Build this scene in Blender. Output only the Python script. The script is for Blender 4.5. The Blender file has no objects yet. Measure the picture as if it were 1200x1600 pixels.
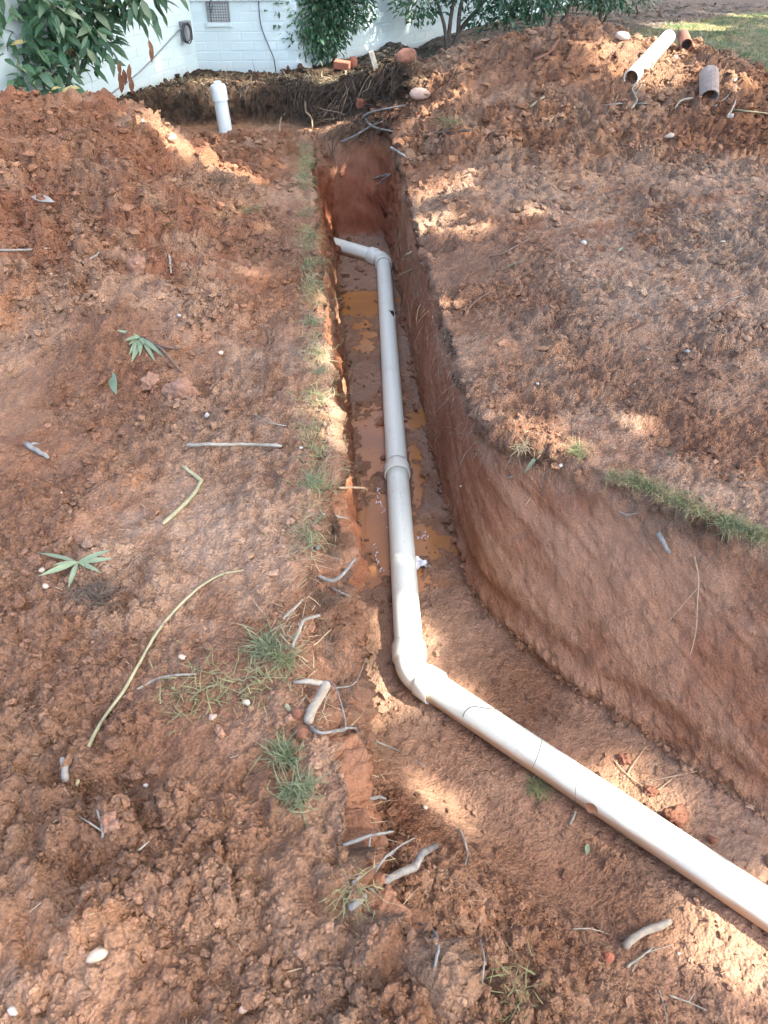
import bpy, math, random
import numpy as np
from mathutils import Vector, Matrix

random.seed(7)
rng = np.random.default_rng(11)
R = math.radians
scene = bpy.context.scene
COL = scene.collection

# ------------------------------------------------------------------ camera, sky, sun, exposure
CAM_H, PITCH, F = 1.55, R(39.0), 1209.0          # F: focal length in pixels of a 1200 x 1600 picture
cam_d = bpy.data.cameras.new('camera'); cam = bpy.data.objects.new('camera', cam_d); COL.objects.link(cam)
cam.location = (0, 0, CAM_H); cam.rotation_euler = (R(90) - PITCH, 0, 0)
cam_d.sensor_fit = 'VERTICAL'; cam_d.angle = 2 * math.atan(800 / F)
cam_d.clip_start = 0.02; cam_d.clip_end = 500
scene.camera = cam
scene.render.resolution_x, scene.render.resolution_y = 768, 1024

SUN_EL, SUN_AZ = R(50), math.atan2(-0.30, 0.95)   # azimuth measured from +X towards +Y
SUN = np.array([math.cos(SUN_EL) * math.cos(SUN_AZ), math.cos(SUN_EL) * math.sin(SUN_AZ), math.sin(SUN_EL)])
world = bpy.data.worlds.new('World'); scene.world = world; world.use_nodes = True
wn, wl = world.node_tree.nodes, world.node_tree.links
sky = wn.new('ShaderNodeTexSky'); sky.sky_type = 'NISHITA'; sky.sun_disc = False
sky.sun_elevation = SUN_EL; sky.sun_rotation = math.pi / 2 - SUN_AZ
sky.air_density = 0.7; sky.dust_density = 4.0; sky.ozone_density = 0.0
wl.new(sky.outputs[0], wn['Background'].inputs[0]); wn['Background'].inputs[1].default_value = 0.15
sun_d = bpy.data.lights.new('sun', 'SUN'); sun_d.energy = 3.0; sun_d.angle = R(0.53); sun_d.color = (1.0, 0.93, 0.82)
sun_o = bpy.data.objects.new('sun', sun_d); COL.objects.link(sun_o)
sun_o.rotation_euler = Vector(SUN).to_track_quat('Z', 'Y').to_euler()
vs = scene.view_settings
vs.view_transform = 'Standard'; vs.look = 'None'; vs.exposure = 2.70; vs.gamma = 1.0; vs.use_curve_mapping = False
scene.cycles.max_bounces = 4; scene.cycles.diffuse_bounces = 3; scene.cycles.use_denoising = True
scene.cycles.denoising_prefilter = 'ACCURATE'

# ------------------------------------------------------------------ helpers
def tag(o, label=None, cat=None, group=None, kind=None):
    if label: o['label'] = label
    if cat: o['category'] = cat
    if group: o['group'] = group
    if kind: o['kind'] = kind
    return o

def link(name, me, mat=None, parent=None):
    o = bpy.data.objects.new(name, me); COL.objects.link(o)
    if mat is not None and me is not None and len(me.materials) == 0: me.materials.append(mat)
    if parent is not None: o.parent = parent
    return o

def empty(name, loc=(0, 0, 0)):
    o = bpy.data.objects.new(name, None); COL.objects.link(o); o.location = loc
    o.empty_display_size = 0.05
    return o

def mesh_np(name, V, Fc, smooth=True):
    """V (n,3), Fc (m,k) arrays with k equal for all faces."""
    V = np.ascontiguousarray(V, np.float32); Fc = np.ascontiguousarray(Fc, np.int32)
    me = bpy.data.meshes.new(name); m, k = Fc.shape
    me.vertices.add(len(V)); me.vertices.foreach_set('co', V.ravel())
    me.loops.add(m * k); me.loops.foreach_set('vertex_index', Fc.ravel())
    me.polygons.add(m); me.polygons.foreach_set('loop_start', np.arange(0, m * k, k, dtype=np.int32))
    me.polygons.foreach_set('loop_total', np.full(m, k, np.int32))
    me.polygons.foreach_set('use_smooth', np.full(m, smooth, bool))
    me.update(calc_edges=True)
    return me

class MB:
    """collects vertices and faces"""
    def __init__(s): s.v = []; s.f = []
    def add(s, v, f):
        b = len(s.v); s.v += [tuple(p) for p in v]; s.f += [tuple(i + b for i in q) for q in f]
    def box(s, c, h, M=None):
        vs_ = []
        for k in range(8):
            p = Vector(((1 if k & 1 else -1) * h[0], (1 if k & 2 else -1) * h[1], (1 if k & 4 else -1) * h[2]))
            if M is not None: p = M @ p
            vs_.append(Vector(c) + p)
        s.add(vs_, [(0, 2, 3, 1), (4, 5, 7, 6), (0, 1, 5, 4), (2, 6, 7, 3), (0, 4, 6, 2), (1, 3, 7, 5)])
    def tube(s, pts, rad, seg=7, cap=True):
        pts = [Vector(p) for p in pts]; n = len(pts)
        if not hasattr(rad, '__len__'): rad = [rad] * n
        up = Vector((0.13, 0.21, 0.97)); vs_ = []; fs = []
        prev = None
        for i, p in enumerate(pts):
            d = (pts[min(i + 1, n - 1)] - pts[max(i - 1, 0)])
            if d.length < 1e-9: d = Vector((0, 0, 1))
            d.normalize()
            if prev is None:
                a = d.cross(up)
                if a.length < 1e-3: a = d.cross(Vector((1, 0, 0)))
            else:
                a = prev - d * prev.dot(d)
                if a.length < 1e-4: a = d.cross(up)
            a.normalize(); b = d.cross(a); prev = a
            for k in range(seg):
                t = 2 * math.pi * k / seg
                vs_.append(p + (a * math.cos(t) + b * math.sin(t)) * rad[i])
        for i in range(n - 1):
            for k in range(seg):
                k2 = (k + 1) % seg
                fs.append((i * seg + k, i * seg + k2, (i + 1) * seg + k2, (i + 1) * seg + k))
        if cap:
            fs.append(tuple(reversed(range(seg)))); fs.append(tuple(range((n - 1) * seg, n * seg)))
        s.add(vs_, fs)
    def mesh(s, name, smooth=True):
        me = bpy.data.meshes.new(name); me.from_pydata(s.v, [], s.f)
        if smooth: me.polygons.foreach_set('use_smooth', np.ones(len(me.polygons), bool))
        me.update(); return me
    def build(s, name, mat, parent=None, smooth=True):
        return link(name, s.mesh(name, smooth), mat, parent)

def catmull(pts, n=5):
    pts = [Vector(p) for p in pts]
    if len(pts) < 3:
        return [pts[0].lerp(pts[-1], i / n) for i in range(n + 1)]
    out = []
    for i in range(len(pts) - 1):
        p0 = pts[max(i - 1, 0)]; p1 = pts[i]; p2 = pts[i + 1]; p3 = pts[min(i + 2, len(pts) - 1)]
        for k in range(n):
            t = k / n
            out.append(0.5 * ((2 * p1) + (p2 - p0) * t + (2 * p0 - 5 * p1 + 4 * p2 - p3) * t * t + (3 * p1 - p0 - 3 * p2 + p3) * t ** 3))
    out.append(pts[-1]); return out

def sstep(a, b, x):
    t = np.clip((x - a) / (b - a), 0, 1); return t * t * (3 - 2 * t)

# vectorised noise
def _h(ix, iy, iz, s):
    h = (ix.astype(np.uint32) * np.uint32(374761393) + iy.astype(np.uint32) * np.uint32(668265263) + iz.astype(np.uint32) * np.uint32(2147483647) + np.uint32((s * 974711 + 1013) & 0xffffffff))
    h = (h ^ (h >> np.uint32(13))) * np.uint32(1274126177)
    h = (h ^ (h >> np.uint32(16))) * np.uint32(2246822519)
    return h ^ (h >> np.uint32(15))
def vnoise(p, s=0):
    """value noise, p (n,3), returns -1..1"""
    i = np.floor(p).astype(np.int32); f = (p - i).astype(np.float32); u = f * f * f * (f * (f * 6 - 15) + 10)
    r = 0
    for dx in (0, 1):
        wx = u[:, 0] if dx else 1 - u[:, 0]
        for dy in (0, 1):
            wy = wx * (u[:, 1] if dy else 1 - u[:, 1])
            for dz in (0, 1):
                w = wy * (u[:, 2] if dz else 1 - u[:, 2])
                r = r + w * (_h(i[:, 0] + dx, i[:, 1] + dy, i[:, 2] + dz, s).astype(np.float32) / 2147483648.0 - 1.0)
    return r
def fbm(p, octs=4, s=0, gain=0.5):
    r = 0; a = 1.0; n = 0
    for o in range(octs):
        r = r + a * vnoise(p * (2.03 ** o) + 17.3 * o, s + o); n += a; a *= gain
    return r / n
def worley(p, s=0):
    """distance to the nearest feature point in a 2-D-stretched cell grid, with that cell's random value"""
    i = np.floor(p).astype(np.int32); f = (p - i).astype(np.float32)
    best = np.full(len(p), 9.0, np.float32); cid = np.zeros(len(p), np.float32)
    for dx in (-1, 0, 1):
        for dy in (-1, 0, 1):
            for dz in (-1, 0, 1):
                h = _h(i[:, 0] + dx, i[:, 1] + dy, i[:, 2] + dz, s)
                ox = (h & np.uint32(1023)).astype(np.float32) / 1023; oy = ((h >> np.uint32(10)) & np.uint32(1023)).astype(np.float32) / 1023
                oz = ((h >> np.uint32(20)) & np.uint32(1023)).astype(np.float32) / 1023
                d = (dx + ox - f[:, 0]) ** 2 + (dy + oy - f[:, 1]) ** 2 + (dz + oz - f[:, 2]) ** 2
                m = d < best; best = np.where(m, d, best); cid = np.where(m, ox, cid)
    return np.sqrt(best), cid

# pixel of the 1200 x 1600 picture -> point of the place on the level z
SP, CP = math.sin(PITCH), math.cos(PITCH)
def ray(px, py):
    a, b = (px - 600) / F, (py - 800) / F
    return np.array([a, CP - b * SP, -(SP + b * CP)])
def P(px, py, z):
    d = ray(px, py); t = (z - CAM_H) / d[2]
    return np.array([0, 0, CAM_H]) + d * t

# ------------------------------------------------------------------ materials
def mat(name):
    m = bpy.data.materials.new(name); m.use_nodes = True
    nt = m.node_tree; return m, nt.nodes, nt.links, nt.nodes['Principled BSDF']
def noise_node(N, L, scale, detail=5, rough=0.55, vec=None, dist=0.0):
    n = N.new('ShaderNodeTexNoise'); n.inputs['Scale'].default_value = scale; n.inputs['Detail'].default_value = detail
    n.inputs['Roughness'].default_value = rough; n.inputs['Distortion'].default_value = dist
    if vec is not None: L.new(vec, n.inputs['Vector'])
    return n.outputs[0]
def ramp(N, L, fac, stops):
    r = N.new('ShaderNodeValToRGB'); e = r.color_ramp.elements
    while len(e) < len(stops): e.new(0.5)
    for k, (p, c) in enumerate(stops):
        e[k].position = p; e[k].color = (c, c, c, 1) if not hasattr(c, '__len__') else (*c, 1)
    L.new(fac, r.inputs[0]); return r.outputs[0]
def mixc(N, L, fac, a, b, mode='MIX'):
    m = N.new('ShaderNodeMix'); m.data_type = 'RGBA'; m.blend_type = mode
    for sock, val in ((m.inputs[0], fac), (m.inputs[6], a), (m.inputs[7], b)):
        if hasattr(val, 'links'): L.new(val, sock)
        elif hasattr(val, '__len__'): sock.default_value = (*val, 1)
        else: sock.default_value = val
    return m.outputs[2]
def math_(N, L, op, a, b=None, clamp=False):
    m = N.new('ShaderNodeMath'); m.operation = op; m.use_clamp = clamp
    for k, val in enumerate((a, b)):
        if val is None: continue
        if hasattr(val, 'links'): L.new(val, m.inputs[k])
        else: m.inputs[k].default_value = val
    return m.outputs[0]
def bump(N, L, h, dist, strength=1.0, normal=None):
    b = N.new('ShaderNodeBump'); b.inputs['Distance'].default_value = dist; b.inputs['Strength'].default_value = strength
    L.new(h, b.inputs['Height'])
    if normal is not None: L.new(normal, b.inputs['Normal'])
    return b.outputs[0]
def objco(N): return N.new('ShaderNodeTexCoord').outputs['Object']
def geoco(N): return N.new('ShaderNodeNewGeometry').outputs['Position']

def simple(name, c1, c2, scale=20, rough=0.8, bd=0.0, bscale=80, world_co=True, spec=0.3, trans=0.0):
    m, N, L, B = mat(name); v = geoco(N) if world_co else objco(N)
    f = ramp(N, L, noise_node(N, L, scale, 6, 0.6, v), [(0.3, 0.0), (0.7, 1.0)])
    L.new(mixc(N, L, f, c1, c2), B.inputs['Base Color']); B.inputs['Roughness'].default_value = rough
    B.inputs['Specular IOR Level'].default_value = spec
    if bd: L.new(bump(N, L, noise_node(N, L, bscale, 6, 0.65, v), bd), B.inputs['Normal'])
    if trans:
        B.inputs['Transmission Weight'].default_value = 0
        t = N.new('ShaderNodeBsdfTranslucent'); L.new(mixc(N, L, f, c1, c2), t.inputs[0])
        mx = N.new('ShaderNodeMixShader'); mx.inputs[0].default_value = trans
        L.new(B.outputs[0], mx.inputs[1]); L.new(t.outputs[0], mx.inputs[2]); L.new(mx.outputs[0], N['Material Output'].inputs[0])
    return m

def soil_material():
    """albedo, with some painted shade, comes with the points of the ground (clay, dust, mud, humus); grain and fine relief are added here"""
    m, N, L, B = mat('red_clay_soil'); v = geoco(N)
    at = N.new('ShaderNodeAttribute'); at.attribute_name = 'albedo'
    rough = at.outputs['Alpha']                                     # 1 = loose crumbs, 0 = smooth or wet
    c = at.outputs['Color']
    fine = noise_node(N, L, 150, 4, 0.75, v)
    c = mixc(N, L, 1.0, c, ramp(N, L, fine, [(0.30, 0.74), (0.5, 1.0), (0.70, 1.26)]), 'MULTIPLY')
    gr = N.new('ShaderNodeTexVoronoi'); gr.inputs['Scale'].default_value = 120; L.new(v, gr.inputs['Vector'])
    gcol = ramp(N, L, gr.outputs['Color'], [(0.0, 0.78), (0.5, 1.0), (0.92, 1.12), (1.0, 1.45)])
    c = mixc(N, L, math_(N, L, 'MULTIPLY', rough, 0.85), c, mixc(N, L, 1.0, c, gcol, 'MULTIPLY'))
    L.new(c, B.inputs['Base Color'])
    L.new(mixc(N, L, rough, (0.66,) * 3, (0.96,) * 3), B.inputs['Roughness'])
    B.inputs['Specular IOR Level'].default_value = 0.2
    vh = math_(N, L, 'SUBTRACT', 0.7, gr.outputs['Distance'])
    h = math_(N, L, 'MULTIPLY', math_(N, L, 'ADD', math_(N, L, 'MULTIPLY', vh, 0.8), math_(N, L, 'MULTIPLY', fine, 0.7)), math_(N, L, 'ADD', math_(N, L, 'MULTIPLY', rough, 0.8), 0.2))
    L.new(bump(N, L, h, 0.013, 1.0), B.inputs['Normal'])
    return m
M_soil = soil_material()
M_clod = simple('dry_clay_clod', (0.29, 0.15, 0.095), (0.37, 0.225, 0.155), 40, 0.95, 0.012, 90)
M_clod_red = simple('damp_red_clod', (0.20, 0.085, 0.05), (0.29, 0.135, 0.085), 40, 0.92, 0.012, 90)
M_stick = simple('weathered_wood', (0.22, 0.20, 0.155), (0.38, 0.36, 0.30), 30, 0.85, 0.003, 160)
M_stick_pale = simple('pale_bare_wood', (0.27, 0.235, 0.18), (0.45, 0.41, 0.335), 26, 0.8, 0.003, 160)
M_stick_green = simple('green_bark', (0.27, 0.27, 0.15), (0.40, 0.36, 0.22), 22, 0.75, 0.002, 160)
M_stick_dark = simple('dark_bark', (0.10, 0.066, 0.045), (0.21, 0.15, 0.11), 30, 0.9, 0.003, 160)
M_stick_grey = simple('grey_dead_wood', (0.15, 0.145, 0.13), (0.33, 0.32, 0.29), 28, 0.9, 0.003, 160)
M_root = simple('fine_root', (0.060, 0.044, 0.034), (0.19, 0.145, 0.105), 25, 0.9)
M_root_dark = simple('dark_root', (0.030, 0.024, 0.020), (0.10, 0.078, 0.060), 25, 0.9)
M_root_tan = simple('tan_root', (0.30, 0.21, 0.13), (0.46, 0.35, 0.23), 25, 0.9)
M_straw = simple('dry_straw', (0.33, 0.26, 0.15), (0.52, 0.43, 0.27), 12, 0.85)
M_grass = simple('green_grass', (0.155, 0.20, 0.105), (0.29, 0.32, 0.185), 9, 0.6, trans=0.25)
M_grass_dry = simple('mixed_dry_grass', (0.17, 0.21, 0.095), (0.36, 0.33, 0.17), 14, 0.7, trans=0.2)
M_stone = simple('cream_stone', (0.46, 0.37, 0.27), (0.60, 0.51, 0.39), 25, 0.7, 0.002, 90)
M_stone_white = simple('white_quartz', (0.38, 0.35, 0.30), (0.52, 0.48, 0.42), 30, 0.55, 0.002, 90)
M_stone_pink = simple('pink_stone', (0.40, 0.28, 0.21), (0.50, 0.37, 0.29), 25, 0.8, 0.003, 90)
M_brickred = simple('red_brick', (0.30, 0.095, 0.055), (0.40, 0.16, 0.10), 40, 0.9, 0.003, 140)
M_leaf_a = simple('glossy_green_leaf', (0.045, 0.115, 0.06), (0.095, 0.20, 0.10), 7, 0.38, spec=0.5, trans=0.22)
M_leaf_b = simple('dark_green_leaf', (0.026, 0.075, 0.042), (0.065, 0.15, 0.078), 7, 0.4, spec=0.5, trans=0.18)
M_leaf_c = simple('pale_green_leaf', (0.165, 0.24, 0.14), (0.27, 0.34, 0.21), 9, 0.45, spec=0.5, trans=0.2)
M_leaf_y = simple('yellowing_leaf', (0.38, 0.34, 0.12), (0.50, 0.45, 0.24), 9, 0.5, trans=0.2)
M_leaf_br = simple('dead_brown_leaf', (0.15, 0.065, 0.035), (0.27, 0.14, 0.075), 12, 0.75)
M_litter = simple('leaf_litter', (0.10, 0.075, 0.055), (0.30, 0.25, 0.20), 8, 0.9)
M_bark = simple('shrub_bark', (0.07, 0.055, 0.042), (0.16, 0.135, 0.11), 18, 0.9, 0.004, 60)
M_metal = simple('grey_vent_metal', (0.17, 0.18, 0.18), (0.28, 0.29, 0.29), 30, 0.55)
M_cable = simple('black_cable', (0.03, 0.035, 0.04), (0.06, 0.065, 0.07), 30, 0.6)
M_greybox = simple('grey_plastic', (0.18, 0.205, 0.22), (0.27, 0.30, 0.31), 20, 0.55)
M_white_rag = simple('white_plastic_scrap', (0.70, 0.70, 0.72), (0.82, 0.82, 0.83), 60, 0.6)
M_clay_pipe = simple('weathered_clay_pipe', (0.23, 0.195, 0.17), (0.35, 0.30, 0.265), 30, 0.85, 0.002, 120)
M_rust_pipe = simple('rusty_brown_pipe', (0.16, 0.075, 0.05), (0.28, 0.14, 0.095), 30, 0.85, 0.002, 120)
M_dark_in = simple('vent_shade_backing', (0.03, 0.022, 0.018), (0.06, 0.045, 0.035), 30, 0.95)

def painted_brick():
    m, N, L, B = mat('white_painted_brick'); v = geoco(N)
    a = noise_node(N, L, 5, 6, 0.65, v); f = ramp(N, L, a, [(0.35, 0.0), (0.7, 1.0)])
    c = mixc(N, L, f, (0.555, 0.70, 0.715), (0.51, 0.645, 0.66))
    g = N.new('ShaderNodeSeparateXYZ'); L.new(v, g.inputs[0])
    low = ramp(N, L, math_(N, L, 'ADD', g.outputs[2], math_(N, L, 'MULTIPLY', a, 0.25)), [(0.22, 1.0), (0.42, 0.0)])
    c = mixc(N, L, math_(N, L, 'MULTIPLY', low, 0.45), c, (0.50, 0.40, 0.32))
    L.new(c, B.inputs['Base Color']); B.inputs['Roughness'].default_value = 0.6
    L.new(bump(N, L, noise_node(N, L, 120, 5, 0.6, v), 0.002), B.inputs['Normal']); return m
M_paint = painted_brick()
M_mortar = simple('painted_mortar', (0.50, 0.635, 0.65), (0.54, 0.68, 0.695), 10, 0.8, 0.002, 140)

def pvc(name, stain=0.5, mud_at=-0.15, base=(0.80, 0.85, 0.73), prim=None):
    """local Z runs along the pipe, local X points up; unit radius 0.0535"""
    m, N, L, B = mat(name); v = objco(N)
    s = N.new('ShaderNodeSeparateXYZ'); L.new(v, s.inputs[0]); X, Y, Z = s.outputs
    st = N.new('ShaderNodeMapping'); st.inputs['Scale'].default_value = (18, 18, 3); L.new(v, st.inputs[0])
    n = noise_node(N, L, 1.0, 6, 0.65, st.outputs[0])
    h = math_(N, L, 'ADD', math_(N, L, 'DIVIDE', X, 0.0535), math_(N, L, 'MULTIPLY', math_(N, L, 'SUBTRACT', n, 0.5), 1.1))
    mud = ramp(N, L, math_(N, L, 'MULTIPLY_ADD', h, 0.5), [(0.5 + mud_at * 0.5 - 0.14, 1.0), (0.5 + mud_at * 0.5 + 0.06, 0.0)])
    N_ma = [q for q in N if q.type == 'MATH' and q.operation == 'MULTIPLY_ADD']
    for q in N_ma: q.inputs[2].default_value = 0.5
    c = mixc(N, L, math_(N, L, 'MULTIPLY', mud, stain), base, (0.50, 0.30, 0.16))
    c = mixc(N, L, math_(N, L, 'MULTIPLY', ramp(N, L, noise_node(N, L, 9, 5, 0.7, v), [(0.5, 0.0), (0.8, 1.0)]), 0.35), c, (0.62, 0.52, 0.38))
    # faded dashes of the printed line
    ang = math_(N, L, 'ARCTAN2', Y, X)
    band = math_(N, L, 'LESS_THAN', math_(N, L, 'ABSOLUTE', math_(N, L, 'SUBTRACT', ang, 0.15)), 0.085)
    pm = N.new('ShaderNodeMapping'); pm.inputs['Scale'].default_value = (330, 330, 190); L.new(v, pm.inputs[0])
    ink = ramp(N, L, noise_node(N, L, 1.0, 2, 0.5, pm.outputs[0]), [(0.58, 0.0), (0.63, 1.0)])
    gap = ramp(N, L, noise_node(N, L, 1.0, 1, 0.5, st.outputs[0]), [(0.52, 0.0), (0.56, 1.0)])
    pr = math_(N, L, 'MULTIPLY', band, math_(N, L, 'MULTIPLY', ink, gap))
    c = mixc(N, L, math_(N, L, 'MULTIPLY', pr, 0.75), c, (0.12, 0.12, 0.13))
    sc = ramp(N, L, noise_node(N, L, 60, 4, 0.7, v), [(0.64, 0.0), (0.71, 1.0)])
    c = mixc(N, L, math_(N, L, 'MULTIPLY', sc, 0.55), c, (0.33, 0.22, 0.14))
    if prim:
        for (q, r_) in prim:
            d = N.new('ShaderNodeVectorMath'); d.operation = 'DISTANCE'; L.new(v, d.inputs[0]); d.inputs[1].default_value = q
            dd = math_(N, L, 'ADD', d.outputs['Value'], math_(N, L, 'MULTIPLY', n, 0.006))
            c = mixc(N, L, math_(N, L, 'LESS_THAN', dd, r_), c, (0.30, 0.18, 0.38))
    L.new(c, B.inputs['Base Color']); L.new(mixc(N, L, mud, (0.34,) * 3, (0.75,) * 3), B.inputs['Roughness'])
    return m
M_pvc = pvc('white_pvc_pipe', 0.85, -0.05)
M_pvc_mud = pvc('mud_stained_pvc_pipe', 0.9, 0.36)
M_pvc_clean = pvc('clean_white_pvc', 0.25, -0.6, (0.74, 0.84, 0.85))
M_pvc_cream = pvc('cream_pvc_offcut', 0.45, -0.55, (0.78, 0.76, 0.67))

# ------------------------------------------------------------------ ground with the trench
# plan outlines of the cut: TOP is where the bank breaks, BOT is the foot of the bank
def pl(lst, z):
    return [tuple(P(q[0], q[1], q[2] if len(q) > 2 else z)[:2]) for q in lst]
FLOOR_Z = -0.705
top_left = pl([(485, 222, -.14), (487, 300, -.05), (495, 400), (502, 500), (509, 600), (519, 680), (524, 760), (500, 830), (478, 880), (458, 940), (452, 1000), (470, 1070), (500, 1120), (537, 1190), (545, 1260), (545, 1340), (568, 1410), (635, 1452), (700, 1520), (745, 1600)], 0.0)
near_ext = [(0.30, 0.20), (1.5, -1.0), (3.2, -2.7)]
far_ext = [(4.2, -1.6), (2.3, 0.55)]
top_right = pl([(1200, 842), (1060, 784), (960, 742), (860, 702), (800, 690), (755, 690), (738, 640), (712, 567), (684, 500), (655, 445), (628, 385, .03), (607, 310, .03), (598, 232, -.1)], 0.0)
TOP = top_left + near_ext + far_ext + top_right
bot_left = pl([(530, 372), (528, 410), (531, 480), (540, 560), (546, 640), (552, 720), (557, 850), (561, 1000), (563, 1100, -.66), (566, 1190, -.55), (565, 1260, -.49), (568, 1330, -.37), (590, 1395, -.27), (655, 1440, -.20), (720, 1515, -.13), (768, 1600, -.08)], FLOOR_Z)
bn_ext = [(0.40, 0.24), (1.62, -.92), (3.4, -2.6)]
bf_ext = [(4.0, -1.75), (2.1, 0.20)]
bot_right = pl([(1200, 1285), (1000, 1150), (900, 1088), (800, 1008), (735, 927), (703, 817), (665, 667), (634, 500), (617, 420), (605, 372)], FLOOR_Z)
BOT = bot_left + bn_ext + bf_ext + bot_right

GX0, GX1, GY0, GY1, GS = -1.4, 4.4, -3.0, 8.2, 0.010
def sdf(poly, X, Y):
    d = np.full(X.shape, 1e9, np.float32); ins = np.zeros(X.shape, bool); n = len(poly)
    for k in range(n):
        ax, ay = poly[k]; bx, by = poly[(k + 1) % n]
        ex, ey = bx - ax, by - ay; wx, wy = X - ax, Y - ay
        t = np.clip((wx * ex + wy * ey) / (ex * ex + ey * ey + 1e-12), 0, 1)
        d = np.minimum(d, (wx - ex * t) ** 2 + (wy - ey * t) ** 2)
        c = ((ay <= Y) & (by > Y)) | ((by <= Y) & (ay > Y))
        xi = ax + (Y - ay) / (by - ay + 1e-12) * ex
        ins ^= c & (X < xi)
    return np.where(ins, np.sqrt(d), -np.sqrt(d)).astype(np.float32)
gx = np.arange(GX0, GX1, GS); gy = np.arange(GY0, GY1, GS)
GXX, GYY = np.meshgrid(gx, gy)
q3 = np.stack([GXX.ravel() * 4, GYY.ravel() * 4, np.zeros(GXX.size)], 1)
wob = 0.016 * fbm(q3, 3, 3).reshape(GXX.shape) + 0.007 * fbm(q3 * 5, 2, 9).reshape(GXX.shape)
SD_T = sdf(TOP, GXX, GYY) + wob
SD_B = sdf(BOT, GXX, GYY) + wob * 0.5
SD_T = np.maximum(SD_T, SD_B + 0.038)
def soften(A, n, m):
    """box blur of a field, mixed in by mask m"""
    B_ = A
    for ax in (0, 1):
        c_ = np.cumsum(np.pad(B_, [(n + 1, n) if k == ax else (0, 0) for k in (0, 1)], mode='edge'), axis=ax)
        B_ = (np.take(c_, np.arange(2 * n + 1, c_.shape[ax]), ax) - np.take(c_, np.arange(0, c_.shape[ax] - 2 * n - 1), ax)) / (2 * n + 1)
    return A * (1 - m) + B_ * m
cmask = np.exp(-(((GXX - .42) / .38) ** 2 + ((GYY - 2.25) / .42) ** 2) ** 2)
SD_T = soften(SD_T, 16, cmask); SD_B = soften(SD_B, 10, cmask); SD_T = np.maximum(SD_T, SD_B + 0.038)
V1XY = P(641, 1049, FLOOR_Z + .05)[:2]
def near_rise(x, y):
    s_ = -.707 * (x - V1XY[0]) - .707 * (y - V1XY[1])
    return .72 * np.clip(s_ - .25, 0, 1.0)
def bil(A, x, y):
    u = np.clip((x - GX0) / GS, 0, A.shape[1] - 1.001); v = np.clip((y - GY0) / GS, 0, A.shape[0] - 1.001)
    i = u.astype(np.int32); j = v.astype(np.int32); fu = u - i; fv = v - j
    return (A[j, i] * (1 - fu) + A[j, i + 1] * fu) * (1 - fv) + (A[j + 1, i] * (1 - fu) + A[j + 1, i + 1] * fu) * fv

HOLLOW = [(*P(a_, b_, FLOOR_Z)[:2], c_, d_) for a_, b_, c_, d_ in ((575, 545, .10, .30), (590, 690, .11, .34), (650, 730, .030, .30), (595, 815, .06, .22), (570, 465, .12, .20))]
crest_x = np.array([-.6, .1, .53, 1.1, 1.45, 1.75, 2.0, 2.4, 2.75, 3.05, 3.4, 4.2])
crest_h = np.array([.0, .27, .43, .51, .61, .60, .46, .46, .40, .22, .06, .0])
bank_pts = np.array([P(-60, 250, .15)[:2], P(120, 190, .15)[:2], P(195, 160, .15)[:2], P(260, 141, .15)[:2], P(345, 133, .15)[:2], P(470, 137, .15)[:2], P(560, 148, .15)[:2], P(640, 175, .15)[:2]])
def bank_y(x): return np.interp(x, bank_pts[:, 0], bank_pts[:, 1])
def ground_base(x, y):
    z = np.zeros_like(x)
    hx = 1 - sstep(-1.75, -0.62, x)                                  # spoil heap beside the trench
    z += 0.50 * hx * sstep(3.4, 5.05, y) * (1 - sstep(5.05, 6.0, y))
    z += 0.10 * (1 - sstep(-1.2, -.5, x)) * sstep(2.4, 3.6, y) * (1 - sstep(5.0, 5.9, y))
    pitm = sstep(5.1, 6.0, y) * (1 - sstep(-0.15, 0.25, x))
    z += -0.10 * pitm
    z += 0.075 * np.exp(-((x + 1.15) / .55) ** 2 - ((y - 6.55) / .28) ** 2)
    by = bank_y(x); rm = 1 - sstep(0.0, 0.45, x)
    z += rm * (0.28 * sstep(by - 0.30, by - 0.03, y) * sstep(5.8, 6.2, y))
    r = sstep(0.15, 0.6, x)                                          # ground beyond the trench and its mound
    z += r * 0.11 * sstep(2.2, 5.2, y)
    ch = np.interp(x, crest_x, crest_h)
    z += ch * sstep(5.0, 6.95, y) * (1 - 0.95 * sstep(7.0, 8.3, y))
    z += 0.07 * sstep(7.6, 9.5, y) * sstep(-.2, .8, x)
    z += 0.05 * np.exp(-((x + .5) ** 2 + (y - .55) ** 2) / .12) + 0.04 * np.exp(-((x - .05) ** 2 + (y - .5) ** 2) / .03)
    return z
def base_z(x, y):
    g = ground_base(x, y)
    inside = (x > GX0 + .02) & (x < GX1 - .02) & (y > GY0 + .02) & (y < GY1 - .02)
    st = np.where(inside, bil(SD_T, x, y), -1.0); sb = np.where(inside, bil(SD_B, x, y), -1.0)
    a = np.maximum(st, 0); b = np.maximum(-sb, 0)
    w = np.where(st <= 0, 0, np.where(sb >= 0, 1, a / (a + b + 1e-4)))
    nl = (1 - sstep(.02, .12, x)) * (1 - sstep(2.0, 2.5, y)) * sstep(.75, 1.0, y)
    w = w + nl * (np.where(w < .80, w * .42, .336 + (w - .80) / .20 * .664) - w)
    fl = FLOOR_Z + near_rise(x, y) + 0.006 * np.sin(x * 3.1 + y * 2.3)
    for (hx_, hy_, ax_, ay_) in HOLLOW: fl = fl - 0.026 * np.exp(-((x - hx_) / ax_) ** 2 - ((y - hy_) / ay_) ** 2)
    return g + (fl - g) * w, w, st, sb

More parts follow.
